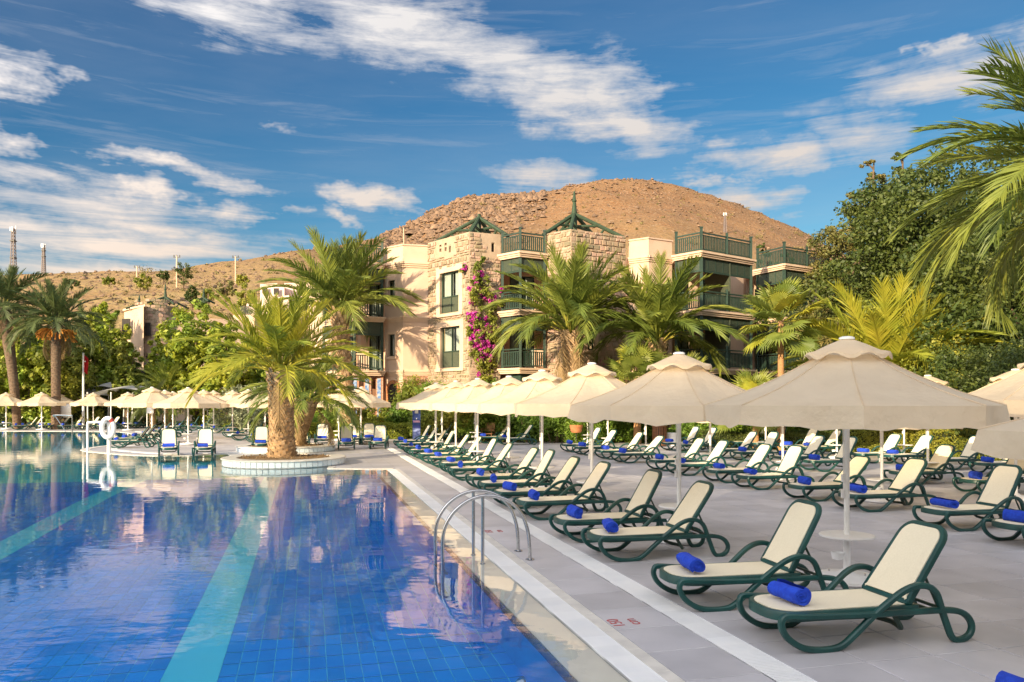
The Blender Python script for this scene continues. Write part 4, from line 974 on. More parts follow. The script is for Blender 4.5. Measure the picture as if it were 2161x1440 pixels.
# ================================================================== PARASOLS
def canopy_mesh(Rr, zr, za, n=8, rot=0.0, drop=.19, sag=.045, nr=8, na=6, phase=0.0, vent=True):
    g = MB(); r0 = .30; vs = []; tot = n*na; rows = []
    for j in range(nr+1):
        t = j/nr; r = r0+(Rr-r0)*t; row = []
        for k in range(tot):
            a = rot+2*math.pi*k/tot; f = (k % na)/na; c = math.cos(math.pi/n); loc = (f-.5)*2*math.pi/n
            oct_ = c/math.cos(loc) ; w = (oct_-1)*t*.9+1; inn = 1-.035*math.sin(math.pi*f)*t
            z = za-(za-zr)*(((r-r0)/(Rr-r0))**.93)*(1.0)-.11*((1-t)**2)*0-sag*math.sin(math.pi*f)*math.sin(math.pi*min(1, t*.9+.1))
            z -= .04*math.sin(math.pi*t)
            row.append(Vector((r*w*inn*math.cos(a), r*w*inn*math.sin(a), z)))
        rows.append(row)
    base = rows[-1]
    for d in (.45, 1.0):
        row = []
        for k in range(tot):
            p = base[k]; f = (k % na)/na; a = math.atan2(p.y, p.x); rr = math.hypot(p.x, p.y)
            wob = .026*math.sin(k*1.7+phase)*d+.02*math.sin(k*.61+2*phase)*d; s = 1+.012*d+wob/rr
            row.append(Vector((p.x*s, p.y*s, p.z-drop*d*(1+.10*math.sin(k*.9+phase)+.07*math.sin(k*2.3+phase))-(.03*math.sin(math.pi*f)*d))))
        rows.append(row)
    for row in rows: vs += row
    m_ = len(rows); g.add(vs, [(i*tot+k, (i+1)*tot+k, (i+1)*tot+(k+1) % tot, i*tot+(k+1) % tot) for i in range(m_-1) for k in range(tot)])
    return g
def make_parasol(var):
    t = thing('parasol', '', 'parasol'); Rr = 1.60; zr = 1.88; za = 2.42; rot = R(22.5+10*var)
    g = canopy_mesh(Rr, zr, za, rot=rot, phase=var*2.1); cn = g.build('canopy', M_canopy, t, smooth=True)
    # seams
    g = MB()
    for k in range(8):
        a = rot+2*math.pi*k/8; c, s = math.cos(a), math.sin(a); g.tube([((.34+(1.60-.34)*q)*c, (.34+(1.6-.34)*q)*s, za-(za-zr)*(((.04+.96*q))**.93)-.04*math.sin(math.pi*q)+.004) for q in [i/6 for i in range(7)]], .007, 4)
    g.build('seam', M_canopy, cn)
    # scalloped vent cap
    g = MB(); tot = 64; rows = []
    for j, (r, z) in enumerate(((.07, 2.585), (.20, 2.535), (.36, 2.462), (.46, 2.425))):
        rows.append([Vector((r*math.cos(rot+2*math.pi*k/tot), r*math.sin(rot+2*math.pi*k/tot), z+(-.020*math.cos(8*(2*math.pi*k/tot)) if j == 3 else .0))) for k in range(tot)])
    rows.append([Vector((p.x*1.03, p.y*1.03, p.z-.022-.022*(.5+.5*math.cos(8*(2*math.pi*k/tot))))) for k, p in enumerate(rows[-1])])
    vs = sum(rows, []); g.add(vs, [(i*tot+k, (i+1)*tot+k, (i+1)*tot+(k+1) % tot, i*tot+(k+1) % tot) for i in range(len(rows)-1) for k in range(tot)]); g.build('vent_cap', M_canopy, t, smooth=True)
    g = MB(); g.lathe([(0, 2.62), (.05, 2.62), (.085, 2.608), (.088, 2.588), (.0, 2.582)], 20); g.build('top_disc', M_whitep, t, smooth=True)
    g = MB(); g.tube([(0, 0, .06), (0, 0, 2.58)], .031, 12); po = g.build('pole', M_white, t, smooth=True)
    g = MB(); g.tube([(0, 0, .08), (0, 0, .46)], .039, 12); g.build('pole_sleeve', M_whitep, po, smooth=True)
    g = MB(); g.tube([(-.045, -.01, .95), (-.052, -.01, 1.95)], .005, 5); g.box((-.055, -.01, .93), (.03, .025, .09)); g.box((-.045, 0, 1.1), (.03, .04, .08)); g.build('pull_cord', M_whitep, po)
    for k in range(8):
        a = rot+2*math.pi*k/8; c, s = math.cos(a), math.sin(a); g = MB(); g.tube([(.05*c, .05*s, za-.08), (.8*c, .8*s, 2.11), (1.55*c, 1.55*s, zr-.05)], .009, 5); r_ = g.build('rib', M_white, t)
        g = MB(); g.tube([(.05*c, .05*s, 1.86), (.8*c, .8*s, 2.10)], .008, 5); g.build('stretcher', M_white, r_)
    g = MB(); g.lathe([(.0, 1.82), (.05, 1.82), (.055, 1.86), (.05, 1.90), (0, 1.90)], 12); g.build('hub', M_whitep, t, smooth=True)
    g = MB(); g.lathe([(.03, .468), (.24, .468), (.298, .474), (.302, .486), (.295, .496), (.03, .498)], 36); g.build('table_top', M_whitep, t, smooth=True)
    g = MB(); g.lathe([(.0, .0), (.36, .0), (.385, .02), (.38, .045), (.30, .066), (.10, .085), (.06, .12), (.04, .125)], 30); b = g.build('base_plate', M_whitep, t, smooth=True)
    for k in range(4):
        a = R(45+90*k); q = MB(); q.lathe([(.0, .07), (.012, .07), (.012, .10), (0, .10)], 6, (.2*math.cos(a), .2*math.sin(a), 0)); q.build('bolt', M_steel, b)
    g = MB(); g.lathe([(.03, .235), (.062, .245), (.068, .30), (.074, .30), (.074, .315), (.066, .315), (.058, .262), (0, .255)], 18, (-.135, -.05, 0)); g.tube([(-.07, -.03, .285), (0, 0, .285)], .012, 6); g.build('ashtray_cup', M_whitep, t, smooth=True)
    return t
PP = [make_parasol(0), make_parasol(1)]; pused = set()
def parasol(p, label, group, var=0, rz=0.0, sc=(1, 1, 1)):
    sc = (.925*sc[0], .925*sc[1], sc[2])
    if var not in pused: pused.add(var); o = PP[var]; o.location = (p.x, p.y, 0); o.rotation_euler = (0, 0, rz); o['label'] = label; o.scale = sc
    else: o = copy_tree(PP[var], (p.x, p.y, 0), rz, label, sc)
    o['group'] = group; return o
prow = [(1787, 8.1), (1433, 10.4), (1249, 13.6), (1144, 16.6), (1074, 19.6), (1008, 22.2), (962, 24.8), (920, 27.4)]
for i, (u, Y) in enumerate(prow):
    parasol(GY(u, Y), 'beige parasol with scalloped vent over the poolside loungers, %s' % ('nearest and largest in the photo' if i == 0 else ordi(i)+' from the camera'), 'parasols along the poolside row', i % 2, R([4, 11, 3, -6, 8, 0, 5, 2][i]), (1, 1, [.995, .99, 1, 1, .99, 1, 1, 1][i]))
p2 = [(1499, 22.5, .80), (1652, 18.9, .92), (1861, 14.6, .86), (1363, 26.3, .90), (1283, 31.0, .93), (1616, 27.4, 1.0), (1766, 25.8, .95), (1958, 18.2, .98), (1908, 25.8, .95), (2117, 22.9, .92), (1240, 34.5, .9)]
for i, (u, Y, s) in enumerate(p2):
    parasol(GY(u, Y), 'beige parasol among the rows of the right deck, %s from the right' % ordi(sorted([q[0] for q in p2], reverse=True).index(u)), 'parasols of the right deck', i % 2, R(rnd.uniform(-20, 20)), (1, 1, s))
parasol(Vector((8.45, 11.9, 0)), 'beige parasol cut by the right frame edge, upper one', 'parasols at the right frame edge', 0, R(10), (1, 1, 1.03))
parasol(Vector((9.9, 14.9, 0)), 'beige parasol peeping out under the upper right one', 'parasols at the right frame edge', 1, R(10), (1, 1, .98))
parasol(Vector((4.98, 5.35, 0)), 'beige parasol with only its drooping corner in view, lower right', 'parasols at the right frame edge', 1, R(-6), (1, 1, .90))
p3 = [(397, 34.5), (321, 35.5), (762, 36.0), (715, 38.0), (451, 48), (491, 43.5), (524, 41), (560, 38.5), (630, 52), (348, 41), (365, 46), (430, 40), (1003, 36), (933, 34)]
for i, (u, Y) in enumerate(p3[:]):
    parasol(GY(u, Y), 'beige parasol around the palm planters, %s from the left' % ordi(sorted(q[0] for q in p3).index(u)), 'parasols around the planters', i % 2, R(rnd.uniform(-20, 20)), (1, 1, rnd.uniform(.97, 1.02)))
p4 = [(13, 54), (88, 53), (124, 58), (197, 54.5), (270, 52), (-30, 57)]
for i, (u, Y) in enumerate(p4[:5]):
    parasol(GY(u, Y), 'beige parasol on the far side of the pool, %s from the left' % ordi(sorted(q[0] for q in p4[:5]).index(u)), 'parasols on the far side of the pool', i % 2, R(rnd.uniform(-20, 20)))

# ================================================================== PLANTERS
def planter(P, r, label):
    t = thing('round_planter', label, 'planter', P); h = .22
    g = MB(); g.lathe([(r-.36, -.02), (r-.36, .10), (r-.02, .10), (r-.02, -.5)], 56); g.lathe([(r-.02, -.45), (r-.02, h-.02)], 56); g.build('wall', M_whitep, t)
    me = None; n = 64; vs = MB(); w = 2*math.pi*r/n-.02; vs.box((0, 0, 0), (.02, w, .16)); me = vs.mesh('wall_tile', M_lbtile)
    for k in range(n):
        for zz in (.095,):
            a = 2*math.pi*k/n; o = link('wall_tile', me, t); o.location = ((r-.008)*math.cos(a), (r-.008)*math.sin(a), zz); o.rotation_euler = (0, 0, a)
    g = MB(); g.lathe([(r-.42, h-.06), (r-.42, h-.01), (r-.40, h), (r+.02, h), (r+.045, h-.012), (r+.045, h-.035), (r+.01, h-.045)], 56); g.build('rim', M_coping, t, smooth=False)
    g = MB(); n = 40; V = [Vector((0, 0, h+.02))]
    for q in (.35, .7, 1.0):
        V += [Vector(((r-.40)*q*math.cos(2*math.pi*k/n), (r-.40)*q*math.sin(2*math.pi*k/n), h-.035+.05*(1-q)+rnd.uniform(-.015, .015))) for k in range(n)]
    g.add(V, [(0, 1+k, 1+(k+1) % n) for k in range(n)]+[(1+j*n+k, 1+(j+1)*n+k, 1+(j+1)*n+(k+1) % n, 1+j*n+(k+1) % n) for j in range(2) for k in range(n)]); g.build('soil', M_soil, t)
    g = MB()
    for _ in range(260):
        a = rnd.uniform(0, 6.28); q = (r-.45)*math.sqrt(rnd.random()); s = rnd.uniform(.02, .05); g.box((q*math.cos(a), q*math.sin(a), h+.0+rnd.uniform(-.01, .02)), (s, s*.7, s*.5), Euler((rnd.random()*3, rnd.random()*3, rnd.random()*3)).to_matrix())
    g.build('mulch', M_soil, t, kind='stuff')
M_lbtile = mat('pale_blue_tile', (.78, .86, .90), (.68, .80, .86), 5, .25, objrand=.08)
planter(PL1, R1, 'round white planter with pale blue tiles at the pool corner, nearer one'); planter(PL2, R2, 'round white planter behind the corner one, with the darker palm trunk')

# ================================================================== POOL LADDER
lad = thing('pool_ladder', 'arched stainless steel pool ladder rising from the water at the right edge', 'pool ladder', ST(9.05, 2.56))
for s in (9.33, 8.80):
    pth = spline([ST(s, t_, z_) for t_, z_ in ((1.50, -.45), (1.50, .0), (1.50, .30), (1.545, .48), (1.66, .64), (1.84, .755), (2.05, .79), (2.27, .735), (2.44, .59), (2.53, .38), (2.56, .15), (2.565, .01))], 5)
    g = MB(); g.tube(pth, .0215, 12); ra = g.build('handrail', M_steel, lad, smooth=True, world=True)
    g = MB(); g.tube([ST(s, 1.98, -.03), ST(s, 1.98, .77)], .020, 12); g.build('upright', M_steel, lad, smooth=True, world=True)
    g = MB(); g.lathe([(.022, .018), (.04, .016), (.055, .006), (.056, 0)], 20, ST(s, 2.565, .004)); g.build('flange', M_steel, ra, smooth=True, world=True)
    g = MB(); g.lathe([(.021, .02), (.034, .014), (.036, 0)], 16, ST(s, 1.98, -.024)); g.build('flange', M_steel, ra, smooth=True, world=True)
for z in (-.12, -.36): g = MB(); a, b = ST(8.80, 1.52, z), ST(9.33, 1.52, z); g.hexa([a+QD*-.04, b+QD*-.04, a+QD*.04, b+QD*.04, a+QD*-.04+Vector((0, 0, .02)), b+QD*-.04+Vector((0, 0, .02)), a+QD*.04+Vector((0, 0, .02)), b+QD*.04+Vector((0, 0, .02))]); g.build('step', M_steel, lad, world=True)

# ================================================================== THINGS AT THE FAR POOL EDGE
hb = G(230, 956); t = thing('handrail_stand', 'white metal handrail with tall post at the tip of the paved tongue', 'handrail', hb)
Yb = hb.y
g = MB(); zt = ZV(893, Yb); x0 = GY(185, Yb+.9); g.tube(spline([(x0.x, x0.y, -.1), (x0.x, x0.y, zt-.12), (x0.x+.12, x0.y-.05, zt), (hb.x-.1, hb.y, zt+.02), (hb.x, hb.y, zt-.1), (hb.x, hb.y, 0)], 4), .045, 10); g.build('rail', M_white, t, smooth=True, world=True)
g = MB(); g.tube([(hb.x, hb.y, 0), (hb.x, hb.y, zt+.05)], .07, 12); g.build('post', M_whitep, t, smooth=True, world=True)
lb = thing('life_ring', 'white ring lifebuoy with one brownish mark hanging on the handrail post', 'lifebuoy', (hb.x+.02, hb.y-.12, ZV(903, Yb)), R(18))
g = MB(); n = 28; pth = [Vector((.27*math.cos(2*math.pi*k/n)*.75, 0, .36*math.sin(2*math.pi*k/n))) for k in range(n)]; g.tube(pth, .085, 10, closed=True, up=Vector((0, 1, 0))); g.build('ring', M_whitep, lb, smooth=True)
for k in (4,):
    g = MB(); g.tube([pth[k-1], pth[k], pth[(k+1) % n]], .089, 10, up=Vector((0, 1, 0))); g.build('red_band', mat('red_vinyl', (.42, .05, .04), (.3, .04, .03), 5, .5), lb, smooth=True)
# pool hoist frame
h0 = G(160, 913); t = thing('pool_hoist', 'thin metal frame standing at the far pool edge below the white board', 'pool hoist', h0)
zt = ZV(877, h0.y); g = MB(); g.tube(spline([(h0.x, h0.y-.4, -.1), (h0.x, h0.y-.4, zt-.1), (h0.x-.15, h0.y-.4, zt), (h0.x-1.15, h0.y-.4, zt+.02), (h0.x-1.2, h0.y-.2, zt-.1)], 4), .035, 8); g.build('frame', M_steel, t, smooth=True, world=True)
g = MB(); g.tube([(h0.x-1.15, h0.y-.3, zt), (h0.x-.4, h0.y-.4, .05)], .02, 6); g.build('brace', M_steel, t, world=True)
b0 = GY(137, 54.4); t = thing('white_board', 'blank white notice board on a post behind the far pool edge', 'notice board', b0)
g = MB(); g.box((b0.x, b0.y, 1.35), (.86, .05, .92)); g.build('panel', M_whitep, t, world=True); g = MB(); g.box((b0.x-.5, b0.y, 1.0), (.06, .06, 2.0)); g.box((b0.x-.0, b0.y+.01, .86), (1.1, .04, .05)); g.build('post', M_white, t, world=True)
b0 = GY(317, 52.0); t = thing('white_sign', 'small white rectangular sign among the parasol poles of the tongue', 'sign', b0)
g = MB(); g.box((b0.x, b0.y, ZV(866, 52)), (.42, .03, .42)); g.build('panel', M_whitep, t, world=True); g = MB(); g.box((b0.x-.22, b0.y, .75), (.04, .04, 1.5)); g.build('post', M_white, t, world=True)
# flag pole
b0 = GY(176, 56); t = thing('flag_pole', 'tall white flag pole with a hanging red flag beside the far parasols', 'flagpole', b0)
g = MB(); g.tube([(b0.x, b0.y, 0), (b0.x, b0.y, ZV(745, 56))], [.10, .06], 10); g.build('pole', M_whitep, t, smooth=True, world=True)
g = MB(); zt = ZV(749, 56); nx, nz = 8, 10; vs = []
for j in range(nz+1):
    for i in range(nx+1): vs.append((b0.x+.05+.30*i/nx*(1-.15*j/nz), b0.y+.07*math.sin(i*1.6+j*.35), zt-1.25*j/nz-.25*i/nx))
g.add(vs, [(j*(nx+1)+i, j*(nx+1)+i+1, (j+1)*(nx+1)+i+1, (j+1)*(nx+1)+i) for j in range(nz) for i in range(nx)]); fl_ = g.build('flag', mat('flag_red', (.58, .015, .02), (.42, .01, .015), 4, .8, trans=.2), t, smooth=True, world=True)
g = MB(); g.lathe([(.0, 0), (.055, 0)], 14); me = g.mesh('crescent', M_whitep)
o = link('crescent', me, fl_); o.location = (.17, -.09, zt-.5-0); o.rotation_euler = (R(90), 0, 0)
# tents
def tent(u, Y, hw, zb, zt, label):
    b = GY(u, Y); t = thing('tensile_canopy', label, 'tent', b); n = 18; m_ = 8; g = MB(); vs = []
    for j in range(m_+1):
        for i in range(n+1):
            x = -1+2*i/n; y = -1+2*j/m_; h = (math.cos(x*math.pi/2)**.9)*(1-.35*y*y); vs.append((x*hw*(1-.12*(1-y*y)), y*2.4*(1-.15*(1-x*x)), zb+(zt-zb)*h-.1*abs(y)*abs(x)))
    g.add(vs, [(j*(n+1)+i, j*(n+1)+i+1, (j+1)*(n+1)+i+1, (j+1)*(n+1)+i) for j in range(m_) for i in range(n)]); g.build('membrane', mat('tent_fabric', (.70, .70, .68), (.6, .6, .6), 1, .6, trans=.2), t, smooth=True)
    for x in (-.95, -.3, .3, .95): g = MB(); g.tube([(x*hw*.9, -2.1, 0), (x*hw*.93, -2.0, zb+.2)], .05, 8); g.build('pole', M_white, t)
tent(242, 63, 2.1, 2.55, 3.6, 'domed white fabric canopy behind the far parasols'); tent(285, 60, 3.0, 2.5, 3.25, 'low pale fabric canopy right of the domed one'); tent(372, 68, 2.9, 3.1, 4.5, 'white arched canopy in front of the dark doorway')
# roll-up banner
b0 = GY(879, 34.5); t = thing('roll_up_banner', 'narrow dark blue roll up banner beside the clipped hedge', 'banner', b0, R(6))
Hb = 1.78; Wb = .36
g = MB(); g.box((0, 0, Hb/2+.05), (Wb, .012, Hb)); bn = g.build('sheet', mat('banner_blue', (.03, .06, .22), (.05, .09, .30), 3, .4), t)
def bpanel(nm, x, z, w, h, m, o=-.009): g = MB(); g.box((x, o, z), (w, .004, h)); return g.build(nm, m, bn)
bpanel('print', 0, .42, Wb*.92, .68, mat('banner_pale', (.35, .42, .72), (.12, .16, .45), 7, .5)); bpanel('print', 0, 1.56, Wb*.45, .30, mat('banner_silver', (.55, .56, .55), (.35, .36, .37), 9, .4)); bpanel('print', .0, 1.04, Wb*.85, .09, mat('banner_pink', (.62, .36, .50), (.4, .2, .4), 9, .5))
bpanel('print', 0, .80, Wb*.8, .10, mat('banner_mid', (.06, .07, .35), (.1, .12, .4), 5, .5)); bpanel('print', 0, 1.17, .035, .05, M_whitep)
cu = bpy.data.curves.new('t', 'FONT'); cu.body = 'MOXLAB'; cu.size = .095; cu.extrude = .002; cu.align_x = 'CENTER'; cu.align_y = 'CENTER'; ot = bpy.data.objects.new('tmp', cu); col.objects.link(ot); bpy.context.view_layer.update(); me = bpy.data.meshes.new_from_object(ot); bpy.data.objects.remove(ot); me.materials.clear(); me.materials.append(M_whitep)
q = link('lettering', me, bn); q.location = (0, -.011, 1.77); q.rotation_euler = (R(90), 0, 0); q.scale = (.8, 1, 1)
g = MB(); g.box((0, 0, .03), (Wb+.06, .16, .06)); g.box((0, 0, Hb+.07), (Wb+.01, .025, .03)); g.build('stand', M_steel, t)
# hanging flower bowl
b0 = GY(1216, 34.2); zt = ZV(897, 34.2); t = thing('flower_bowl', 'terracotta flower bowl on a dark stand in front of the oleander hedge', 'flower pot', b0)
g = MB(); g.lathe([(.0, zt-.36), (.20, zt-.35), (.26, zt-.26), (.275, zt-.13), (.29, zt-.12), (.295, zt), (.26, zt), (.25, zt-.06), (0, zt-.06)], 24); g.build('bowl', M_terra, t, smooth=True)
g = MB(); g.tube([(0, 0, 0), (0, 0, zt-.35)], .02, 8); g.tube([(-.2, 0, .01), (.2, 0, .01)], .02, 6); g.tube([(0, -.2, .01), (0, .2, .01)], .02, 6); g.build('stand', M_black, t)
BOWL = (t, zt)
# wooden garden armchair and slatted bin
b0 = GY(1030, 36.3); t = thing('garden_armchair', 'brown garden armchair before the oleander hedge', 'armchair', b0, R(75))
for x, y in ((-.25, -.24), (-.25, .24), (.22, -.24), (.22, .24)): g = MB(); g.tube([(x, y, 0), (x+(.12 if x > 0 else 0), y, .62 if x < 0 else .95)], .02, 6); g.build('leg', M_wood, t)
g = MB(); g.box((0, 0, .42), (.5, .5, .03)); g.build('seat', M_wickr if 'M_wickr' in globals() else M_wood, t)
g = MB(); g.box((.30, 0, .72), (.04, .5, .42), Euler((0, R(14), 0)).to_matrix()); g.build('backrest', mat('brown_mesh', (.42, .26, .14), (.32, .2, .1), 8, .8), t)
for y in (-.26, .26): g = MB(); g.box((0, y, .64), (.5, .05, .03)); g.build('armrest', M_wood, t)
b0 = GY(1392, 33.2); t = thing('slatted_bin', 'round litter bin of vertical brown wooden slats behind the loungers', 'litter bin', b0); n = 18
for k in range(n): a = 2*math.pi*k/n; g = MB(); g.box((.30*math.cos(a), .30*math.sin(a), .45), (.025, .075, .84), Euler((0, 0, a)).to_matrix()); g.build('slat', M_wood, t)
g = MB(); g.lathe([(.27, .02), (.27, .86)], 18); g.build('liner', M_black, t); g = MB(); g.lathe([(.30, .84), (.33, .84), (.33, .90), (.24, .90), (.24, .84)], 24); g.build('rim', M_wood, t, smooth=True)
b0 = GY(1418, 33.6); t = thing('white_tub', 'small white plastic tub standing beside the slatted bin', 'tub', b0); g = MB(); g.lathe([(0, 0), (.21, 0), (.25, .52), (.27, .53), (.27, .56), (.23, .56), (.2, .1), (0, .1)], 22); g.build('body', M_whitep, t, smooth=True); g = MB(); g.lathe([(.262, .44), (.268, .44), (.268, .47), (.262, .47)], 20); g.build('band', M_whitep, t)
# ================================================================== PALMS
def frond_mesh(name, m, curve=1.0, seed=0, nleaf=46, llen=.23, vee=.45, droop=.35, ragged=.0, width=.021):
    """feather leaf of length 1 along +x, drooping towards -z"""
    r = random.Random(seed); g = MB(); N_ = 16; pts = []; x = z = 0.0; yy = 0.0; side_bend = r.uniform(-.12, .12)
    for i in range(N_+1):
        t = i/N_; a = -curve*t**1.35; pts.append(Vector((x, yy, z))); x += math.cos(a)/N_; z += math.sin(a)/N_; yy += side_bend*t*.8/N_
    def at(t):
        f = min(N_-1e-6, t*N_); i = int(f); return pts[i].lerp(pts[i+1], f-i), (pts[i+1]-pts[i]).normalized()
    g.tube(pts, [.011*(1-.85*i/N_)+.001 for i in range(N_+1)], 4, flat=1.3, caps=False)
    for s in (-1, 1):
        for k in range(nleaf):
            t = .20+.79*(k+.5+r.uniform(-.3, .3))/nleaf; p, T = at(min(.995, t)); n_ = Vector((-T.z, 0, T.x)); S = T.cross(n_).normalized()*-s
            S = Vector((0, s, 0))-T*Vector((0, s, 0)).dot(T); S.normalize(); n_ = T.cross(S)*(1 if T.cross(S).z > 0 else -1)
            Lf = llen*(.35+.65*math.sin(math.pi*min(1, (t-.08)/.75)**.8) if t < .8 else .35+.65*math.sin(math.pi*(.96)**.8)+.0)*1.0
            Lf = llen*(.30+.70*math.sin(math.pi*min(.97, max(.03, (t-.05)*1.02)))**.6)*r.uniform(.88, 1.1)
            ang = R(62-34*t+r.uniform(-6, 6)); ve = vee*r.uniform(.5, 1.2)*(1-.3*t); d = (T*math.cos(ang)+S*math.sin(ang)*math.cos(ve)+n_*math.sin(ang)*math.sin(ve)).normalized()
            wv = T*width*.5; dr = Vector((0, 0, -1))*Lf*droop*r.uniform(.6, 1.3)
            m1 = p+d*Lf*.5+dr*.22; m2 = p+d*Lf*.95+dr; tw = (T*.8+n_*.5*r.uniform(-1, 1)).normalized()*width*.5
            o = len(g.v); g.v += [tuple(q) for q in (p-wv*.8, p+wv*.8, m1+tw, m1-tw, m2)]; g.f += [(o, o+1, o+2, o+3), (o+3, o+2, o+4)]
    return g.mesh(name, m)
FR = {}
for nm, m in (('green', M_frond), ('yellow', M_frond_sun), ('dark', M_frondd)):
    FR[nm] = [frond_mesh('frond', m, c, i*7+3, droop=d, vee=v) for i, (c, d, v) in enumerate(((.40, .10, .55), (.75, .16, .5), (1.1, .24, .45), (1.45, .36, .38), (1.8, .5, .3)))]
FR['dry'] = [frond_mesh('dry_frond', M_dead, 1.3, 77, 34, .2, .2, .9), frond_mesh('dry_frond', M_dead, 2.0, 78, 34, .2, .2, .9)]
M_petf = M_petiole
def palm(name, label, base, h, r, L_, n=46, kind='green', seed=1, lean=(0, 0), top_r=None, elev=(86, -28), flare=0.0, boots=220, boot_len=.16, group='feather palms', droopbias=0.0, skirt=0.0, stem=.16, dry=3, trunk_m=None):
    rr = random.Random(seed); t = thing(name, label, 'palm tree', base, 0, group); tr = top_r or r
    N_ = 14; path = []; rad = []
    for i in range(N_+1):
        q = i/N_; path.append(Vector((lean[0]*q**1.5, lean[1]*q**1.5, h*q))); rad.append((r*(1+flare*(1-q)**6)*(1-q)+tr*q)*rr.uniform(.97, 1.03))
    g = MB(); g.tube([path[0]-Vector((0, 0, .15))]+path, [rad[0]]+rad, 14); trk = g.build('trunk', trunk_m or M_trunk, t, smooth=True)
    g = MB(); top = path[-1]
    for k in range(boots):     # old leaf bases in a spiral
        q = k/boots; f = q*N_; i = min(N_-1, int(f)); p = path[i].lerp(path[i+1], f-i); R_ = rad[i]*(1-(f-i))+rad[i+1]*(f-i); a = k*2.39996
        big = 1+skirt*max(0, (q-.72)/.28)**1.5; out = Vector((math.cos(a), math.sin(a), 0)); tan = Vector((-math.sin(a), math.cos(a), 0)); w = min(.11, boot_len*.55)*big**.5*rr.uniform(.8, 1.2); l = boot_len*big*rr.uniform(.75, 1.25); oo = boot_len*(.28+.55*(big-1))*rr.uniform(.6, 1.3)
        b = p+out*R_*.93; tip = p+out*(R_+oo)+Vector((0, 0, l))
        g.add([b-tan*w, b+tan*w, tip+tan*w*.55, tip-tan*w*.55, p+out*(R_*.90)+Vector((0, 0, l*.9)), b-Vector((0, 0, l*.3))+out*oo*.4], [(0, 1, 2, 3), (3, 2, 4), (0, 3, 4), (1, 4, 2), (0, 5, 1)])
    if boots: o = g.build('leaf_bases', M_tdark if trunk_m else M_boot, trk, kind='stuff')
    ms = FR[kind]
    for k in range(n):
        q = (k+.5)/n; a = k*2.39996+rr.uniform(-.15, .15); e = elev[0]+(elev[1]-elev[0])*q**.85+rr.uniform(-7, 7); idx = min(4, max(0, int((q*4.4+droopbias)+rr.uniform(-.4, .6))))
        o = link('frond', ms[idx], t); o.location = top+Vector((math.cos(a)*tr*.45, math.sin(a)*tr*.45, .12+.25*(1-q))); s = L_*rr.uniform(.86, 1.08)*(1-.18*(1-q)**3)
        o.scale = (s, s, s); o.rotation_euler = Euler((R(rr.uniform(-14, 14)), -R(e), a), 'XYZ')
    for k in range(dry):
        a = rr.uniform(0, 6.28); o = link('dry_frond', FR['dry'][k % 2], t); o.location = top+Vector((math.cos(a)*tr*.7, math.sin(a)*tr*.7, -.05)); s = L_*rr.uniform(.5, .8); o.scale = (s, s, s); o.rotation_euler = Euler((0, R(rr.uniform(25, 60)), a))
    # bright bare stems in the heart of the crown
    g = MB()
    for k in range(26):
        a = rr.uniform(0, 6.28); e = R(rr.uniform(25, 85)); d = Vector((math.cos(a)*math.cos(e), math.sin(a)*math.cos(e), math.sin(e))); p0 = top+Vector((math.cos(a)*tr*.5, math.sin(a)*tr*.5, 0)); g.tube([p0, p0+d*L_*stem*1.4], [.035, .018], 5)
    g.build('stems', M_petf, t, kind='stuff'); return t
M_tdark = mat('dark_palm_trunk', (.22, .15, .10), (.12, .08, .055), 6, .95, .8, 25, stretch=(1, 1, 3))
def GB(u, Y): return GY(u, Y, 0)
palm('palm_tree', 'stout date palm in the front planter with thick shaggy golden trunk', (PL1.x-.08, PL1.y, .2), 2.55, .36, 2.8, 48, 'yellow', 11, (-.05, 0), .38, (87, 10), .25, 300, .13, skirt=.9, dry=2, droopbias=-1.0)
palm('palm_tree', 'date palm in the rear planter, leaning behind the front one', (PL2.x+.42, PL2.y, .2), 1.6, .30, 2.7, 40, 'green', 12, (.35, .1), .42, (72, 5), .1, 200, .16, skirt=.8, dry=2)
palm('palm_tree', 'tall date palm in front of the left balconies with bare grey leaf bases', GB(736, 41), 6.5, .34, 4.6, 46, 'green', 13, (-.5, 0), .38, (88, 26), .2, 300, .30, skirt=1.0, droopbias=-.2, dry=2)
palm('palm_tree', 'date palm with pale fibrous trunk in front of the second stone tower', GB(1212, 38), 5.3, .48, 4.5, 48, 'green', 14, (-.15, 0), .46, (88, 25), .0, 300, .30, skirt=.3, droopbias=.0, dry=2)
palm('palm_tree', 'date palm with pale fibrous trunk in front of the right green balconies', GB(1392, 37.5), 4.8, .44, 4.4, 44, 'green', 15, (-.1, 0), .42, (87, 22), .0, 300, .28, skirt=.3, droopbias=.0, dry=1)
palm('palm_tree', 'low bright yellow green date palm behind the largest parasol', GB(1872, 32), 2.5, .40, 4.9, 50, 'yellow', 16, (0, 0), .40, (86, 12), .0, 200, .2, dry=2, droopbias=-.3)
palm('palm_tree', 'near date palm whose fronds hang in from the right frame edge', (11.75, 14.8, 0), 6.1, .34, 3.75, 72, 'green', 21, (0, 0), .40, (86, -16), .0, 200, .2, dry=0)
palm('palm_tree', 'tall leaning date palm at the far left with dark trunk', GB(36, 55), 8.6, .23, 3.8, 42, 'dark', 17, (-1.0, 0), .42, (86, 0), .2, 260, .12, skirt=2.2, dry=4, trunk_m=M_tdark)
palm('palm_tree', 'second tall palm at the left with straight dark trunk and orange fruit stalks', GB(118, 54), 7.3, .27, 3.7, 44, 'dark', 18, (.0, 0), .33, (86, 0), .25, 260, .12, skirt=1.8, dry=5, trunk_m=M_tdark)
palm('palm_tree', 'palm crown above the trees left of the pointed timber roof', GB(178, 72), 8.3, .3, 3.2, 36, 'dark', 19, (0, 0), .35, (84, -30), 0, 60, .2, dry=1)
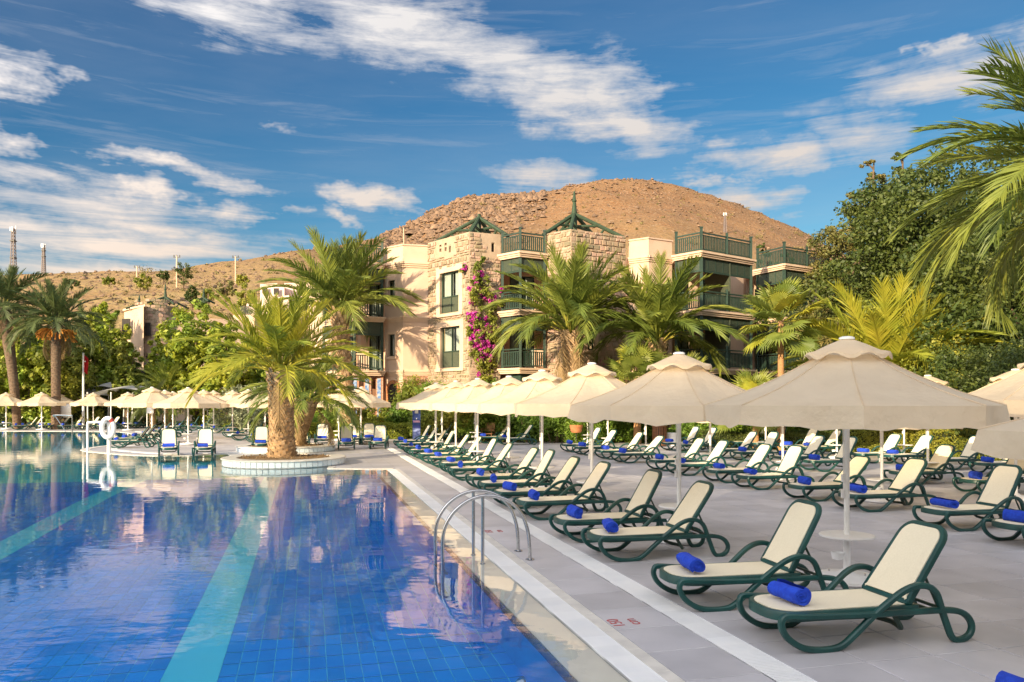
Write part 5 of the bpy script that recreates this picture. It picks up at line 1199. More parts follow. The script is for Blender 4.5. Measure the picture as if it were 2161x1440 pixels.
palm('palm_tree', 'low drooping palm beside the white arched canopy', GB(352, 58), 2.6, .28, 3.0, 40, 'green', 20, (0, 0), .3, (80, -20), 0, 60, .2, dry=1, droopbias=.6)
palm('palm_tree', 'small dark palm low behind the tongue parasols', GB(322, 56), 1.5, .2, 2.3, 30, 'dark', 22, (0, 0), .24, (80, -10), 0, 40, .15, dry=0)
# fruit stalks of the second palm
g = MB()
for _ in range(90):
    a = rnd.uniform(0, 6.28); p = Vector((math.cos(a)*.5, math.sin(a)*.5, 7.1)); q = p+Vector((math.cos(a)*rnd.uniform(.4, .9), math.sin(a)*rnd.uniform(.4, .9), rnd.uniform(-.9, -.2))); g.tube([p, p.lerp(q, .5)+Vector((0, 0, .15)), q], [.03, .03, .06], 4)
g.build('fruit_stalks', mat('orange_fruit', (.60, .24, .03), (.4, .15, .02), 4, .7, island=.3), [o for o in bpy.data.objects if o.get('label', '').startswith('second tall palm')][0], kind='stuff')

def fan_mesh(name, m, seed=0, seg=30, spread=300, rad=.62, stem=.9):
    r = random.Random(seed); g = MB(); g.tube([(0, 0, 0), (stem*.5, 0, .04), (stem, 0, 0)], [.016, .012, .009], 4, caps=False); c = Vector((stem, 0, 0))
    for k in range(seg):
        a = R(-spread/2+spread*(k+.5)/seg); l = rad*(.72+.28*math.cos(a*.55))*r.uniform(.93, 1.07); d = Vector((math.cos(a), math.sin(a), 0)); s = Vector((-math.sin(a), math.cos(a), 0)); w = rad*R(spread/seg)*.5*.62
        z1 = .03+.02*math.cos(a); m1 = c+d*l*.62+Vector((0, 0, z1)); tip = c+d*l+Vector((0, 0, z1-.10*r.uniform(.4, 1.6)))
        g.add([c, m1-s*w+Vector((0, 0, -.02)), m1, m1+s*w+Vector((0, 0, -.02)), tip], [(0, 1, 2), (0, 2, 3), (1, 4, 2), (2, 4, 3)])
    return g.mesh(name, m)
FAN = [fan_mesh('fan_leaf', M_frond, i, stem=.75+.1*i) for i in range(3)]+[fan_mesh('fan_leaf', M_frond_sun, 5)]
def fanpalm(label, base, h, r, S, n=34, seed=3, lo=-55, yellow=.3, group='fan palms'):
    rr = random.Random(seed); t = thing('fan_palm', label, 'fan palm', base, 0, group); g = MB(); g.tube([(0, 0, -.1), (0, 0, h*.5), (0, 0, h)], [r*1.2, r, r*.9], 12); g.build('trunk', M_trunk2, t, smooth=True)
    for k in range(n):
        q = (k+.5)/n; a = k*2.39996; e = 82+(lo-82)*q+rr.uniform(-8, 8); o = link('fan_leaf', FAN[3] if rr.random() < yellow else FAN[rr.randrange(3)], t); o.location = (0, 0, h-.15*q); s = S*rr.uniform(.85, 1.1); o.scale = (s, s, s)
        o.rotation_euler = Euler((R(rr.uniform(-35, 35)), -R(e), a))
    return t
M_trunk2 = mat('fan_palm_trunk', (.50, .28, .13), (.32, .17, .08), 7, .9, .6, 30, stretch=(1, 1, 4))
fanpalm('fan palm with large round leaves in front of the far right balconies', GB(1648, 30.5), 5.2, .13, 1.32, 34, 31, -50, .25)
fanpalm('low fan palm between the two pale trunked date palms', GB(1345, 35), 3.0, .16, 1.35, 30, 32, -60, .1)
fanpalm('dark fan palm half hidden right of the date palm', GB(1450, 36), 2.6, .14, 1.3, 26, 33, -60, .0)
fanpalm('low bushy fan palm below the one with large round leaves', GB(1595, 31), 1.6, .12, 1.2, 24, 34, -30, .5)
fanpalm('small fan palm with orange lit trunk beyond the flag pole', GB(229, 66), 4.6, .22, 1.25, 30, 35, -60, .2)
fanpalm('fan palm with slim trunk right of the orange lit one', GB(243, 68), 4.0, .16, .9, 22, 36, -60, .2)
fanpalm('tall fan palm among the left trees', GB(213, 72), 8.5, .2, 1.5, 32, 37, -60, .0)

# ================================================================== LEAFY CROWNS
def leaf_cloud(name, m, blobs, n, size, parent=None, clump=.30, flat=1.0, aspect=.55, seed=0, kind=None, up=.3, shell=.55, clumps=None):
    """blobs: (x,y,z,rx,ry,rz) ; leaves gathered in clumps on and inside the ellipsoids"""
    g = np.random.default_rng(seed+17); B = np.array(blobs, float); vol = (B[:, 3]*B[:, 4]*B[:, 5])**.72; vol /= vol.sum(); V = []; tot = 0
    C = []; Rr = []
    for b, w in zip(B, vol):
        k = max(6, int((clumps or n/55)*w)); d = g.normal(size=(k, 3)); d /= np.linalg.norm(d, axis=1)[:, None]; rad = shell+(1-shell)*g.random(k)**.6
        C.append(b[:3]+d*rad[:, None]*b[3:]); Rr.append(np.full(k, clump*b[3:].mean()))
    C = np.concatenate(C); Rr = np.concatenate(Rr)*g.uniform(.6, 1.25, len(C)); idx = g.integers(0, len(C), n); d = g.normal(size=(n, 3)); d /= np.linalg.norm(d, axis=1)[:, None]
    P = C[idx]+d*(Rr[idx]*g.random(n)**.5)[:, None]*np.array([1, 1, flat]); nr = d+g.normal(size=(n, 3))*.7+np.array([0, 0, up]); nr /= np.linalg.norm(nr, axis=1)[:, None]
    a = np.cross(nr, g.normal(size=(n, 3))); a /= np.linalg.norm(a, axis=1)[:, None]+1e-9; b = np.cross(nr, a); s = size*g.uniform(.6, 1.35, n)[:, None]
    V = np.stack([P-a*s*.5, P-b*s*.5*aspect+nr*s*.05, P+a*s*.5, P+b*s*.5*aspect+nr*s*.05], 1).reshape(-1, 3); F = np.arange(4*n).reshape(n, 4)
    me = npmesh(name, V, F, m); return link(name, me, parent, kind=kind)
def tree(label, base, H, blobs, m, n=9000, size=.26, trunk_h=None, tr=.22, group='trees', seed=0, cat='tree', name='tree', **kw):
    t = thing(name, label, cat, base, 0, group); th = trunk_h or H*.4; g = MB(); r_ = random.Random(seed)
    pts = [(0, 0, -.3), (r_.uniform(-.1, .1), 0, th*.5), (r_.uniform(-.2, .2), 0, th), (0, 0, min(H*.85, th*1.9))]; g.tube(pts, [tr, tr*.8, tr*.6, tr*.2], 8)
    for b in blobs[:9]: g.tube([pts[2], (b[0]*.5, b[1]*.5, (th+b[2])/2), (b[0], b[1], b[2])], [tr*.45, tr*.28, .03], 5)
    g.build('trunk', M_bark, t, smooth=True); leaf_cloud('crown', m, blobs, n, size, t, seed=seed, **kw); return t
def rblobs(seed, w, d, z0, z1, k=9, taper=.5, r0=.38):
    r = random.Random(seed); out = []
    for i in range(k):
        q = (i+.5)/k; z = z0+(z1-z0)*q; ww = w*(1-taper*q); a = i*2.4; rr = max(.5, w*r0*(1-.45*q)*r.uniform(.8, 1.2)); out.append((math.cos(a)*ww*.5*r.uniform(.5, 1), math.sin(a)*d*.5*(1-taper*q)*r.uniform(.5, 1), z, rr, rr, rr*r.uniform(.7, 1)))
    out.append((0, 0, z0+(z1-z0)*.45, w*.3, d*.3, (z1-z0)*.35)); return out
# left side
LT = [(232, 66, 11.4, 4.8, M_leafA, 'tall leafy tree left of the far stone tower, highest of the left group', 12000), (178, 64, 8.6, 4.6, M_leafB, 'leafy tree directly behind the flag pole', 9000), (415, 60, 10.2, 5.6, M_leafA, 'broad bright leafy tree right of the far stone tower', 14000), (360, 62, 8.8, 4.2, M_leafA, 'leafy tree half hiding the far stone tower', 8000),
      (478, 58, 8.4, 4.4, M_leafA, 'leafy tree behind the left fronds of the planter palm', 9000), (135, 60, 8.2, 4.6, M_leafB, 'leafy tree between the two tall left palms', 9000), (62, 60, 8.8, 5.2, M_leafA, 'leafy tree behind the leaning palm', 10000), (-12, 60, 9.4, 5.4, M_leafB, 'leafy tree at the left frame edge', 9000),
      (100, 66, 9.8, 5, M_leafD, 'darker tree rising behind the second tall palm', 8000), (285, 63, 5.4, 3.4, M_leafD, 'dark low tree under the tall leafy one', 6000), (540, 60, 6.6, 4.2, M_leafA, 'leafy tree under the white hillside houses', 7000), (600, 62, 7.2, 4.0, M_leafB, 'olive green tree behind the crown of the planter palm', 6000), (268, 61, 7.6, 3.0, M_leafB, 'slender leafy tree at the shaded doorway', 6000)]
for i, (u, Y, H, w, m, lab, n) in enumerate(LT):
    tree(lab, GB(u, Y), H, rblobs(40+i, w, w, H*.16, H*.90, 11, .55, .34), m, n, .34, seed=50+i, group='leafy trees on the left', clump=.34)
tree('silvery olive shrub behind the tongue parasols', GB(505, 50), 2.9, rblobs(70, 3.6, 2.5, .7, 2.6, 7, .3), M_leafE, 7000, .15, seed=70, cat='olive tree', name='olive_tree', group='silver shrubs', tr=.12)
tree('silvery olive shrub left of the hotel porch', GB(560, 47), 3.1, rblobs(71, 3.2, 2.2, .7, 2.7, 7, .3), M_leafE, 6000, .15, seed=71, cat='olive tree', name='olive_tree', group='silver shrubs', tr=.12)
tree('green tree at the left corner of the hotel', GB(655, 47.5), 5.4, rblobs(72, 3.0, 2.2, .8, 5.0, 9, .3), M_leafB, 8000, .22, seed=72, tr=.15, group='leafy trees on the left')
tree('dark purple flowering climber tree before the far stone tower', GB(330, 68), 6.4, rblobs(73, 3.2, 2.2, 2.5, 5.9, 7, .3), mat('leaf_purple', (.10, .05, .10), (.05, .07, .03), .6, .6, island=.3), 5000, .26, seed=73, tr=.15, group='leafy trees on the left')
# right side
def conifer(label, base, H, w, n, seed, m=M_leafC, lean=0, size=.22, z0=.06):
    r = random.Random(seed); bl = []; k = 26
    for i in range(k):
        q = (i+.5)/k; z = H*(z0+(.97-z0)*q); ww = w*.5*(1-q**2.6)*r.uniform(.65, 1.1)+.35; a = i*2.4+r.uniform(-.4, .4); rr = max(.35, ww*.55); bl.append((math.cos(a)*ww*.7+lean*q, math.sin(a)*ww*.7, z, rr, rr, rr*.50))
    t = thing('conifer_tree', label, 'conifer', base, 0, 'conifers'); g = MB(); g.tube([(0, 0, -.3), (lean*.5, 0, H*.5), (lean, 0, H*.96)], [.3, .2, .04], 8)
    for b in bl: g.tube([(lean*b[2]/H, 0, b[2]-.35), (b[0], b[1], b[2])], [.07, .02], 4)
    g.build('trunk', M_bark, t, smooth=True); leaf_cloud('crown', m, bl, int(n*2.5), size*.86, t, clump=.46, flat=.6, seed=seed, shell=.35, aspect=.45); return t
conifer('tall layered conifer with open top, right of the hotel', GB(1826, 44), 16.6, 7.4, 34000, 81, lean=.5)
conifer('spreading conifer nearest to the right balconies', GB(1762, 46), 13.0, 6.8, 26000, 82)
conifer('olive toned conifer in front of the taller one', GB(1800, 40), 9.6, 6.0, 22000, 83)
conifer('conifer right of the open topped one', GB(1905, 43), 16.6, 7.0, 28000, 84, M_leafD)
conifer('small pointed conifer on the roofline between the two terraces', GB(1614, 62), 15.4, 2.6, 5000, 85, M_leafD, z0=.3)
conifer('smaller pointed conifer behind the far right terrace', GB(1664, 62), 14.6, 2.0, 4000, 86, M_leafD, z0=.3)
RT = [(1905, 37, 13.4, 6.4, M_leafD, 'dense green tree behind the hanging palm fronds', 20000, .22), (1985, 36, 14.2, 6.8, M_leafD, 'tall dark green tree left of the near palm crown', 22000, .22), (2075, 33, 13.4, 7.2, M_leafD, 'dark dense tree under the near palm crown', 24000, .20), (2165, 30, 11.0, 7.0, M_leafD, 'darkest tree at the right frame edge', 20000, .20),
      (1880, 33, 6.8, 4.6, M_leafB, 'rounded tree behind the yellow green palm', 14000, .18), (1990, 30, 4.4, 4.4, M_leafB, 'broad glossy shrub above the right parasols', 16000, .13), (2085, 27.5, 4.1, 4.4, M_leafD, 'glossy dark shrub right of the broad one', 16000, .12), (2170, 25, 4.0, 4.4, M_leafD, 'glossy shrub cut by the right frame edge', 12000, .12), (1790, 36, 5.0, 4.6, M_leafD, 'dark shrub below the far right balcony', 10000, .18), (1760, 38, 6.0, 4.2, M_leafC, 'brownish feathery tree beside the far right balcony', 12000, .18)]
for i, (u, Y, H, w, m, lab, n, sz) in enumerate(RT):
    tree(lab, GB(u, Y), H, rblobs(90+i, w, w*.8, H*.12, H*.92, 16, .30, .32), m, int(n*1.9), sz*.95, seed=90+i, group='dense trees on the right', clump=.46, shell=.4, tr=.25)
# hedges
def hedge(label, a, b, depth, h, m, n, size, z0=0.0, name='hedge', aspect=.5, round_=.12, cat='hedge', grp='hedges', amp=.05):
    a = Vector(a); b = Vector(b); d = (b-a); L_ = d.length; d.normalize(); nn = Vector((d.y, -d.x, 0)); t = thing(name, label, cat, (a.x, a.y, 0), 0, grp)
    g = MB(); i_ = .10; P = [Vector((0, 0, 0))+d*x+nn*y+Vector((0, 0, z)) for z in (z0, h-i_) for y in (depth/2-i_, -depth/2+i_) for x in (i_, L_-i_)]; g.hexa(P); g.build('stems', M_core, t)  # dark core box fills the hedge behind its leaves
    q = np.random.default_rng(n); A = 2*L_*h+L_*depth+2*depth*h; V = []
    u = q.random(n)*A; x = q.random(n)*L_; y = (q.random(n)-.5)*depth; z = z0+q.random(n)*(h-z0)
    f1 = u < 2*L_*h; f2 = (u >= 2*L_*h) & (u < 2*L_*h+L_*depth); f3 = ~f1 & ~f2
    sg = np.where(q.random(n) < .6, 1, -1); y = np.where(f1, sg*depth/2, y); z = np.where(f2, h, z); x = np.where(f3, np.where(q.random(n) < .5, 0, L_), x)
    wv = amp*(np.sin(x*2.1)+np.sin(x*5.3+1)+np.sin(z*4+x)); x = x+q.normal(0, .03, n); y = y*(1+0)+q.normal(0, .03, n)+wv*.5*np.sign(y); z = z+q.normal(0, .035, n)+wv*.6*(z > h*.8)
    P = np.stack([d.x*x+nn.x*y, d.y*x+nn.y*y, z], 1); nr = q.normal(size=(n, 3))+np.array([0, 0, .5]); nr /= np.linalg.norm(nr, axis=1)[:, None]; aa = np.cross(nr, q.normal(size=(n, 3))); aa /= np.linalg.norm(aa, axis=1)[:, None]; bb = np.cross(nr, aa); s = size*q.uniform(.6, 1.4, n)[:, None]
    V = np.stack([P-aa*s*.5, P-bb*s*.5*aspect, P+aa*s*.5, P+bb*s*.5*aspect], 1).reshape(-1, 3); link('foliage', npmesh('foliage', V, np.arange(4*n).reshape(n, 4), m), t); return t
M_core = mat('hedge_core', (.03, .04, .015), (.02, .03, .01), 3, .9)
hedge('clipped yellow green box hedge behind the loungers facing the camera', GB(640, 41.5), GB(862, 40.0), 1.1, .74, M_leafG, 16000, .09)
hedge('clipped hedge continuing left behind the rear planter', GB(420, 60), GB(560, 52), 1.0, .85, M_leafG, 9000, .12)
hedge('clipped dark hedge behind the far left loungers', GB(-40, 60), GB(300, 62), 1.2, 1.6, M_leafD, 12000, .16)
hedge('bright lime hedge strip beyond the tongue parasols', GB(226, 62), GB(305, 62), 1.0, 1.75, M_leafF, 7000, .14, z0=.9)
hedge('clipped green hedge behind the right hand loungers', GB(1796, 29.0), GB(2120, 24.5), 1.0, .95, M_leafB, 26000, .07)
hedge('clipped hedge at the right frame edge', GB(2125, 24.6), GB(2420, 22.5), 1.0, .9, M_leafD, 9000, .08)
hedge('low hedge behind the middle loungers', GB(1480, 33.0), GB(1790, 29.6), .8, .60, M_leafD, 12000, .08)
# oleander like shrubs: long pointed leaves
def shrub(label, u, Y, w, h, m, n, size, seed, grp='oleander shrubs', flowers=None, z0=.0, name='shrub', d=None):
    t = thing(name, label, 'shrub', GB(u, Y), 0, grp); r = random.Random(seed); k = 7; bl = [(r.uniform(-.5, .5)*w*.7, r.uniform(-.5, .5)*(d or w*.6), z0+h*r.uniform(.3, .72), w*.28, w*.26, h*.30) for _ in range(k)]+[(0, 0, z0+h*.45, w*.42, w*.32, h*.5)]
    g = MB(); 
    for b in bl: g.tube([(b[0]*.3, b[1]*.3, -.1), (b[0], b[1], b[2])], [.035, .012], 5)
    g.build('stems', M_bark, t); leaf_cloud('foliage', m, bl, n, size, t, aspect=.26, seed=seed, clump=.42, up=.6, shell=.35, clumps=n/30)
    if flowers: leaf_cloud('flowers', flowers, [(b[0], b[1], b[2]+.1, b[3]*1.05, b[4]*1.05, b[5]*1.1) for b in bl], 160, .09, t, seed=seed+5, clump=.12, shell=.9)
    return t
SH = [(905, 37.6, 2.4, 1.75), (955, 37.4, 2.6, 1.8), (1010, 37.2, 2.6, 1.75), (1066, 36.9, 2.6, 1.8), (1120, 36.6, 2.6, 1.85), (1172, 36.2, 2.5, 1.85), (1215, 35.8, 2.5, 1.9), (1252, 35.4, 2.2, 1.7), (1300, 36.4, 2.2, 1.5), (1350, 36.2, 2.2, 1.3), (1462, 34.6, 2.0, 1.2), (1506, 34.0, 2.0, 1.3)]
for i, (u, Y, w, h) in enumerate(SH):
    shrub('long leaved green oleander hedge shrub, %s from the blue banner' % ordi(i), u, Y, w, h, M_leafF if i not in (0, 1) else M_leafB, 7000, .17, 110+i, 'oleander shrubs behind the loungers')
for i, (u, Y, w, h, m, fl_) in enumerate([(800, 42.3, 2.4, 1.9, M_leafG, M_flowery), (846, 42, 2.4, 1.9, M_leafF, None), (868, 42.6, 2.2, 3.6, M_leafB, None), (930, 40.5, 3.0, 3.3, M_leafF, None), (985, 39.6, 2.2, 2.7, M_leafB, None), (1030, 39.6, 2.6, 3.3, M_leafF, None), (1090, 39.8, 2.2, 2.8, M_leafB, None), (1530, 36.0, 2.6, 2.6, M_leafF, M_flower), (1585, 35, 2.6, 2.2, M_leafF, None), (1480, 37.5, 2.2, 2.4, M_leafF, None), (1690, 33, 2.6, 2.6, M_leafF, None), (1330, 38.6, 2.4, 3.0, M_leafD, None), (1275, 39.4, 2.2, 2.4, M_leafB, M_flower), (730, 42.2, 1.8, 1.1, M_leafG, M_flower), (690, 44, 2.0, 1.6, M_leafF, None), (600, 48, 2.4, 1.5, M_leafF, M_flower)]):
    shrub('%s by the hotel base, %s of this group from the porch' % ('flowering shrub' if fl_ else 'tall long leaved shrub', ordi(i)), u, Y, w, h, m, 5000, .2, 140+i, 'shrubs along the hotel base', fl_)
for i, (u, Y) in enumerate([(1745, 31.5), (1610, 32.2), (1700, 31.8)]): shrub('low spiky green plant by the back row loungers, %s' % ORD[i], u, Y, 1.6, .9, M_leafD, 3500, .16, 170+i, 'low plants behind the back row')
# plants in the bowl
leaf_cloud('plant', M_leafF, [(0, 0, BOWL[1]+.08, .26, .26, .22)], 700, .13, BOWL[0], aspect=.2, seed=3, clump=.5)
# bougainvillea on the first stone tower
bt = thing('bougainvillea', 'magenta bougainvillea climbing the first stone tower', 'climbing plant', (-1.2, 41.0, 0))
def wallpt(u, v, o=.25):
    F_ = T1R if u > 989 else T1L; x = F_.at(u); p = F_.P(x, 0, o); return Vector((p.x, p.y, ZV(v, p.y)))-Vector((-1.2, 41.0, 0))
def wb(lst): return [tuple(wallpt(u, v, .18+.1*rnd.random()))+(r, r*.7, r*1.05) for u, v, r in lst]
vine = [(985, 568, .25), (1000, 575, .35), (1018, 590, .4), (1005, 605, .4), (992, 622, .4), (1010, 630, .5), (1030, 622, .45), (1045, 640, .35), (1020, 650, .4), (1035, 665, .35), (1005, 672, .35), (990, 685, .4), (1010, 695, .5), (1030, 700, .45), (998, 712, .45), (1022, 720, .55), (1005, 735, .45), (1035, 735, .4), (1020, 752, .5), (1010, 770, .4), (1030, 772, .45), (1022, 790, .5), (1012, 805, .45), (1005, 560, .2), (1012, 548, .2)]
leaf_cloud('foliage', M_leafB, wb(vine), 9000, .13, bt, clump=.5, seed=200)
fl = [(985, 565, .18), (1008, 578, .22), (1003, 590, .2), (990, 608, .15), (1012, 612, .2), (1024, 628, .26), (1036, 632, .22), (993, 637, .14), (1054, 612, .12), (990, 668, .3), (1003, 668, .26), (1024, 674, .14), (1000, 690, .25), (1012, 700, .32), (1026, 698, .3), (1038, 708, .22), (994, 712, .22), (1008, 722, .34), (1026, 728, .34), (1038, 740, .25), (1016, 742, .3), (1030, 754, .22), (1004, 735, .2), (1012, 762, .18), (1008, 790, .12)]
leaf_cloud('flowers', M_flower, wb(fl), 7500, .11, bt, clump=.55, seed=201, aspect=.9)
g = MB(); pth = [wallpt(u, v, .1) for u, v in ((1020, 850), (1018, 780), (1025, 720), (1012, 660), (1022, 610), (1003, 570))]; g.tube(spline(pth, 4), [.06]*9+[.04]*12, 6); g.build('stem', M_bark, bt)
shrub('pink bougainvillea at the foot of the second stone tower', 1178, 39.5, 2.2, 2.6, M_leafB, 4000, .15, 210, 'bougainvillea bushes', M_flower, z0=.6)
shrub('pink bougainvillea beside the small tower window', 1262, 39.9, 1.9, 3.2, M_leafB, 4000, .15, 211, 'bougainvillea bushes', M_flower, z0=.8)

# ================================================================== FAR BUILDINGS
fb = thing('far_hotel_building', 'peach hotel wing with round stone tower and dark pointed timber roofs, behind the left trees', 'building', (-38, 76, 0))
def uY(u, Y): return GY(u, Y)
P0, P1_, P2_, P3_, P4_ = uY(262, 78), uY(303, 74), uY(308, 73.2), uY(348, 74.5), uY(520, 80)
g = MB(); g.prism([P0, P1_, uY(303, 84), uY(262, 86)], 0, ZV(650, 76)); g.prism([uY(348, 76), P4_, uY(520, 90), uY(348, 88)], 0, ZV(672, 78)); g.build('wall', M_plaster2 if 'M_plaster2' in globals() else M_plaster, fb, world=True)
tc = uY(332, 77.0); g = MB(); g.lathe([(2.0, 0), (2.0, ZV(646, 75.2)), (1.7, ZV(646, 75.2)), (1.7, ZV(650, 75))], 28, (tc.x, tc.y, 0)); tw = g.build('tower', M_mortar, fb, world=True)
s_ = MB()
for zi in range(34):
    z = 2+zi*.3; k = 26
    for j in range(k):
        if rnd.random() < .25: continue
        a0 = 2*math.pi*(j+rnd.uniform(-.1, .1)+(zi % 2)*.5)/k; w_ = .16; c = Vector((tc.x+2.0*math.cos(a0), tc.y+2.0*math.sin(a0), z+.15))
        if c.y > tc.y+.5: continue
        s_.box(c, (.08, .38, .24), Euler((0, 0, a0)).to_matrix())
s_.build('stone', M_stone, fb, world=True, kind='stuff')
g = MB(); g.box((uY(311, 74.6).x, 74.7, ZV(695, 74.7)), (.5, .12, 1.3)); g.build('window', M_dark, fb, world=True)
g = MB(); g.box((uY(278, 77).x, 75.9, ZV(690, 76)), (.8, .12, 1.6)); g.build('window', M_dark, fb, world=True)
for u, v, w, z_ in ((349, 626, 1.6, 1.3), (294, 642, .9, .9), (430, 628, .8, .9)):
    A = uY(u, 77); A = Vector((A.x, A.y, ZV(v, 77))); timber(A, [A+Vector((dx*w, dy*w, -w*.62)) for dx, dy in ((-1, -1), (1, -1), (1, 1), (-1, 1))], z_, fb, .10)
g = MB()
for u0, u1, Y, z0, z1 in ((262, 303, 77.6, ZV(655, 77), ZV(651, 77)),): g.prism([uY(u0-3, Y), uY(u1+3, 73.8), uY(u1, 78), uY(u0, 82)], z0, z1)
g.build('cornice', M_cornice, fb, world=True)
hh = thing('hillside_houses', 'pale pink terraced houses with flat roofs on the lower hillside', 'house', (-50, 148, 12))
g = MB(); wn = MB()
def blockh(u0, u1, v0, v1, Y, dd=8): g.prism([uY(u0, Y), uY(u1, Y-1), uY(u1+2, Y+dd), uY(u0+1, Y+dd)], ZV(v1, Y)-12, ZV(v0, Y))
for u0, u1, v0, v1, Y in ((549, 585, 600, 650, 150), (578, 600, 604, 640, 147), (600, 655, 598, 655, 149), (650, 700, 597, 660, 146), (596, 610, 625, 650, 144), (700, 728, 612, 655, 148), (668, 690, 625, 660, 142), (520, 555, 640, 665, 152)): blockh(u0, u1, v0, v1, Y)
g.build('wall', mat('pink_render', (.72, .56, .50), (.66, .50, .44), .6, .85), hh, world=True)
for u, v, Y in ((559, 614, 149.2), (583, 616, 146), (634, 617, 147.6), (655, 616, 145), (668, 616, 145), (684, 620, 144.5), (712, 630, 146.5), (612, 640, 147), (645, 640, 147)):
    w = MB(); c = uY(u, Y-.4); w.box((c.x, c.y, ZV(v, Y)), (.95, .3, 1.2)); w.build('window', M_dark, hh, world=True)
w = MB()
for k in range(16): x = uY(508+k*2.2, 100); w.box((x.x, 100, ZV(655, 100)), (.05, .05, 1.1))
bp = thing('terrace_railing', 'far green roof terrace railing left of the tall palm', 'railing', (uY(525, 100).x, 100, ZV(665, 100))); w.build('baluster', M_dgreen, bp, world=True, kind='stuff'); w = MB(); w.box((uY(525, 100).x, 100.2, ZV(660, 100)-1.3), (2.8, 4, 1.6)); w.build('base', M_plaster, bp, world=True)
# masts, poles, hill bushes
def mast(u, v0, v1, Y, label, w=1.0, plat=(.35, .72)):
    z0, z1 = ZV(v1, Y), ZV(v0, Y); b = uY(u, Y); t = thing('lattice_mast', label, 'antenna mast', (b.x, b.y, z0), 0, 'antenna masts'); H = z1-z0; g = MB(); n = 14; r = .12*Y/230
    for sx in (-1, 1):
        for sy in (-1, 1): g.tube([(sx*w, sy*w, 0), (sx*w*.45, sy*w*.45, H)], r, 4)
    for k in range(n):
        a = k/n; c = (k+1)/n; wa = w*(1-.55*a); wc = w*(1-.55*c)
        for s in (-1, 1): g.tube([(-wa*s, -wa, H*a), (wc*s, -wc, H*c)], r*.7, 4); g.tube([(wa, -wa*s, H*a), (wc, wc*s, H*c)], r*.7, 4)
    g.build('lattice', mat('mast_metal', (.22, .18, .17), (.16, .13, .13), 3, .6), t); g = MB()
    for q in plat: g = MB(); g.box((0, 0, H*q), (w*2.2, w*2.2, .25)); g.build('platform', M_black, t)
    g = MB()
    for k in range(5): a = k*1.257; g.box((math.cos(a)*w*1.2, math.sin(a)*w*1.2, H*rnd.uniform(.92, 1.02)), (.22, .22, 1.1))
    g.build('antenna', M_whitep, t)
mast(28, 482, 578, 215, 'lattice antenna mast at the far left, taller of the two', .6); mast(92, 517, 578, 215, 'white topped antenna mast right of the taller one', .4, (.8, .6)); mast(1530, 450, 500, 300, 'pale lattice mast on the slope behind the right terrace', .55, ())
for i, (u, v0, v1, Y, lab) in enumerate([(373, 540, 582, 190, 'pale utility pole on the left ridge beside the ridge tree'), (497, 541, 584, 200, 'pale utility pole right of the ridge tree pole'), (852, 481, 522, 260, 'floodlight pole above the peach roof parapet'), (289, 562, 580, 210, 'thin distant pole at the left of the ridge')]):
    z0, z1 = ZV(v1, Y), ZV(v0, Y); b = uY(u, Y); t = thing('utility_pole', lab, 'pole', (b.x, b.y, z0-1), 0, 'poles on the ridge'); g = MB(); g.tube([(0, 0, -2), (0, 0, z1-z0+1)], .16, 6); g.build('pole', M_cornice, t); g = MB(); g.box((0, 0, z1-z0+.6), (1.7, .15, .15)); g.build('crossarm', M_black, t)
    g = MB()
    for s in (-.7, 0, .7): g.box((s, 0, z1-z0+.95), (.22, .2, .45))
    g.build('insulator', M_black, t)
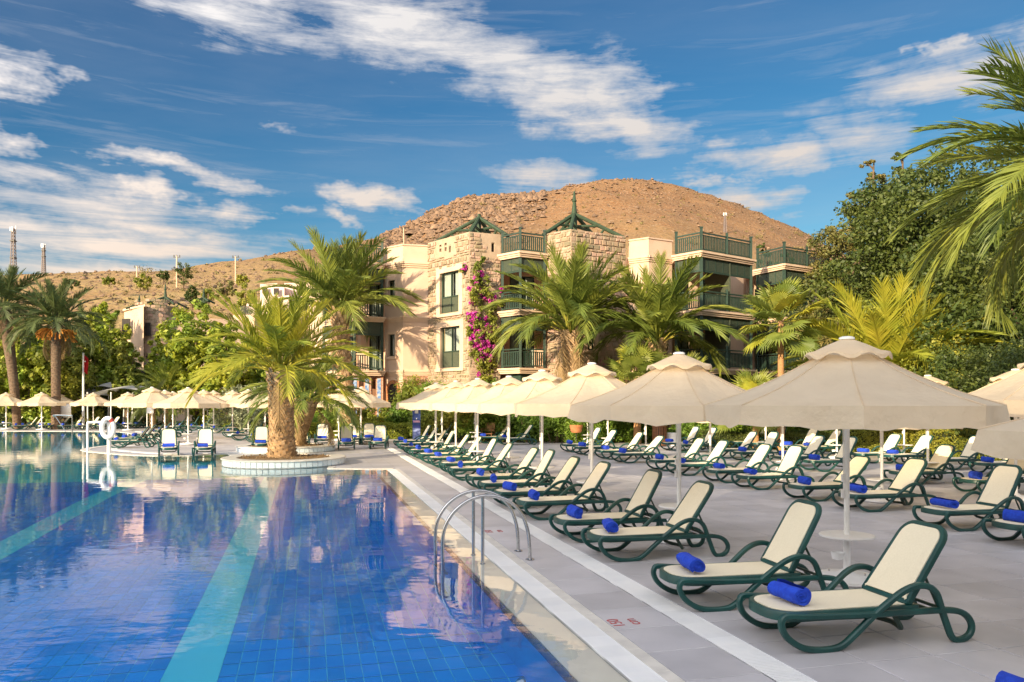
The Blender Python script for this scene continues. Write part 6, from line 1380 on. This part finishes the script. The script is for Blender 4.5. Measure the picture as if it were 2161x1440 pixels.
HB = [(387, 560, 190, 3.4, 3.0, M_leafD, 'grey green tree on the ridge beside the pole'), (345, 573, 195, 2.2, 1.6, M_leafD, 'low scrub tree left of the ridge tree'), (303, 582, 170, 2.8, 1.7, M_leafB, 'rounded bush on the left ridge'), (475, 598, 150, 3.2, 2.2, M_leafC, 'large rounded bush on the golden slope'), (517, 605, 140, 2.6, 3.6, M_leafB, 'bushy tree above the leafy tree tops'), (405, 608, 150, 1.8, 2.2, M_leafD, 'small round tree on the golden slope'), (330, 640, 120, 2.0, 1.6, M_leafB, 'bush low on the slope behind the timber roofs'), (440, 614, 145, 1.7, 1.3, M_leafB, 'small bush between the slope trees'), (512, 580, 170, 2.0, 1.6, M_leafB, 'bush high on the slope near the tall palm crown'), (1215, 424, 380, 1.4, 1.0, M_leafF, 'single green bush high on the stony hill'), (230, 585, 180, 2.2, 1.2, M_leafB, 'flat bush on the ridge above the leafy trees'), (150, 588, 175, 2.6, 1.4, M_leafD, 'dark bush on the ridge right of the masts'), (1326, 475, 330, 1.2, .9, M_leafF, 'tiny green bush on the orange slope')]
for i, (u, v, Y, w, h, m, lab) in enumerate(HB):
    b = uY(u, Y); t = thing('hill_bush', lab, 'bush', (b.x, b.y, ZV(v, Y)-h), 0, 'bushes on the hill'); leaf_cloud('foliage', m, [(0, 0, h*.6, w*.55, w*.5, h*.55), (-w*.4, 0, h*.4, w*.35, w*.3, h*.4), (w*.4, 0, h*.4, w*.35, w*.3, h*.4), (0, 0, 0, w*.7, w*.5, h*.5)], 1500, .42, t, seed=300+i, clump=.4); g = MB(); g.tube([(0, 0, -h), (0, 0, h*.6)], .15, 6); g.build('stem', M_bark, t)
bl = []
for _ in range(520):
    u = rng.uniform(-80, 1780); t_ = rng.uniform(.12, 1)**.8; Y = 100+(ridge(u)-100)*t_; X, z = hz(u, Y); s_ = rng.gamma(2, .22)+.25; bl.append((X, Y, z+s_*.3, s_*1.2, s_*1.2, s_*.7))
leaf_cloud('scrub', mat('dry_scrub', (.16, .15, .05), (.26, .20, .08), .2, .8, island=.3), bl, 24000, .5, HILL, clump=.8, seed=400, kind='stuff', clumps=520*6)
# street lamps among the left trees
for i, (u, Y) in enumerate([(566, 58)]):
    b = uY(u, Y); t = thing('garden_lamp', 'dark garden lamp post behind the planters', 'lamp', b); g = MB(); g.tube([(0, 0, 0), (0, 0, 2.5)], .05, 8); g.build('post', M_black, t); g = MB(); g.lathe([(0, 2.5), (.14, 2.55), (.18, 2.85), (.05, 2.95), (0, 2.98)], 12); g.build('lantern', M_whitep, t)
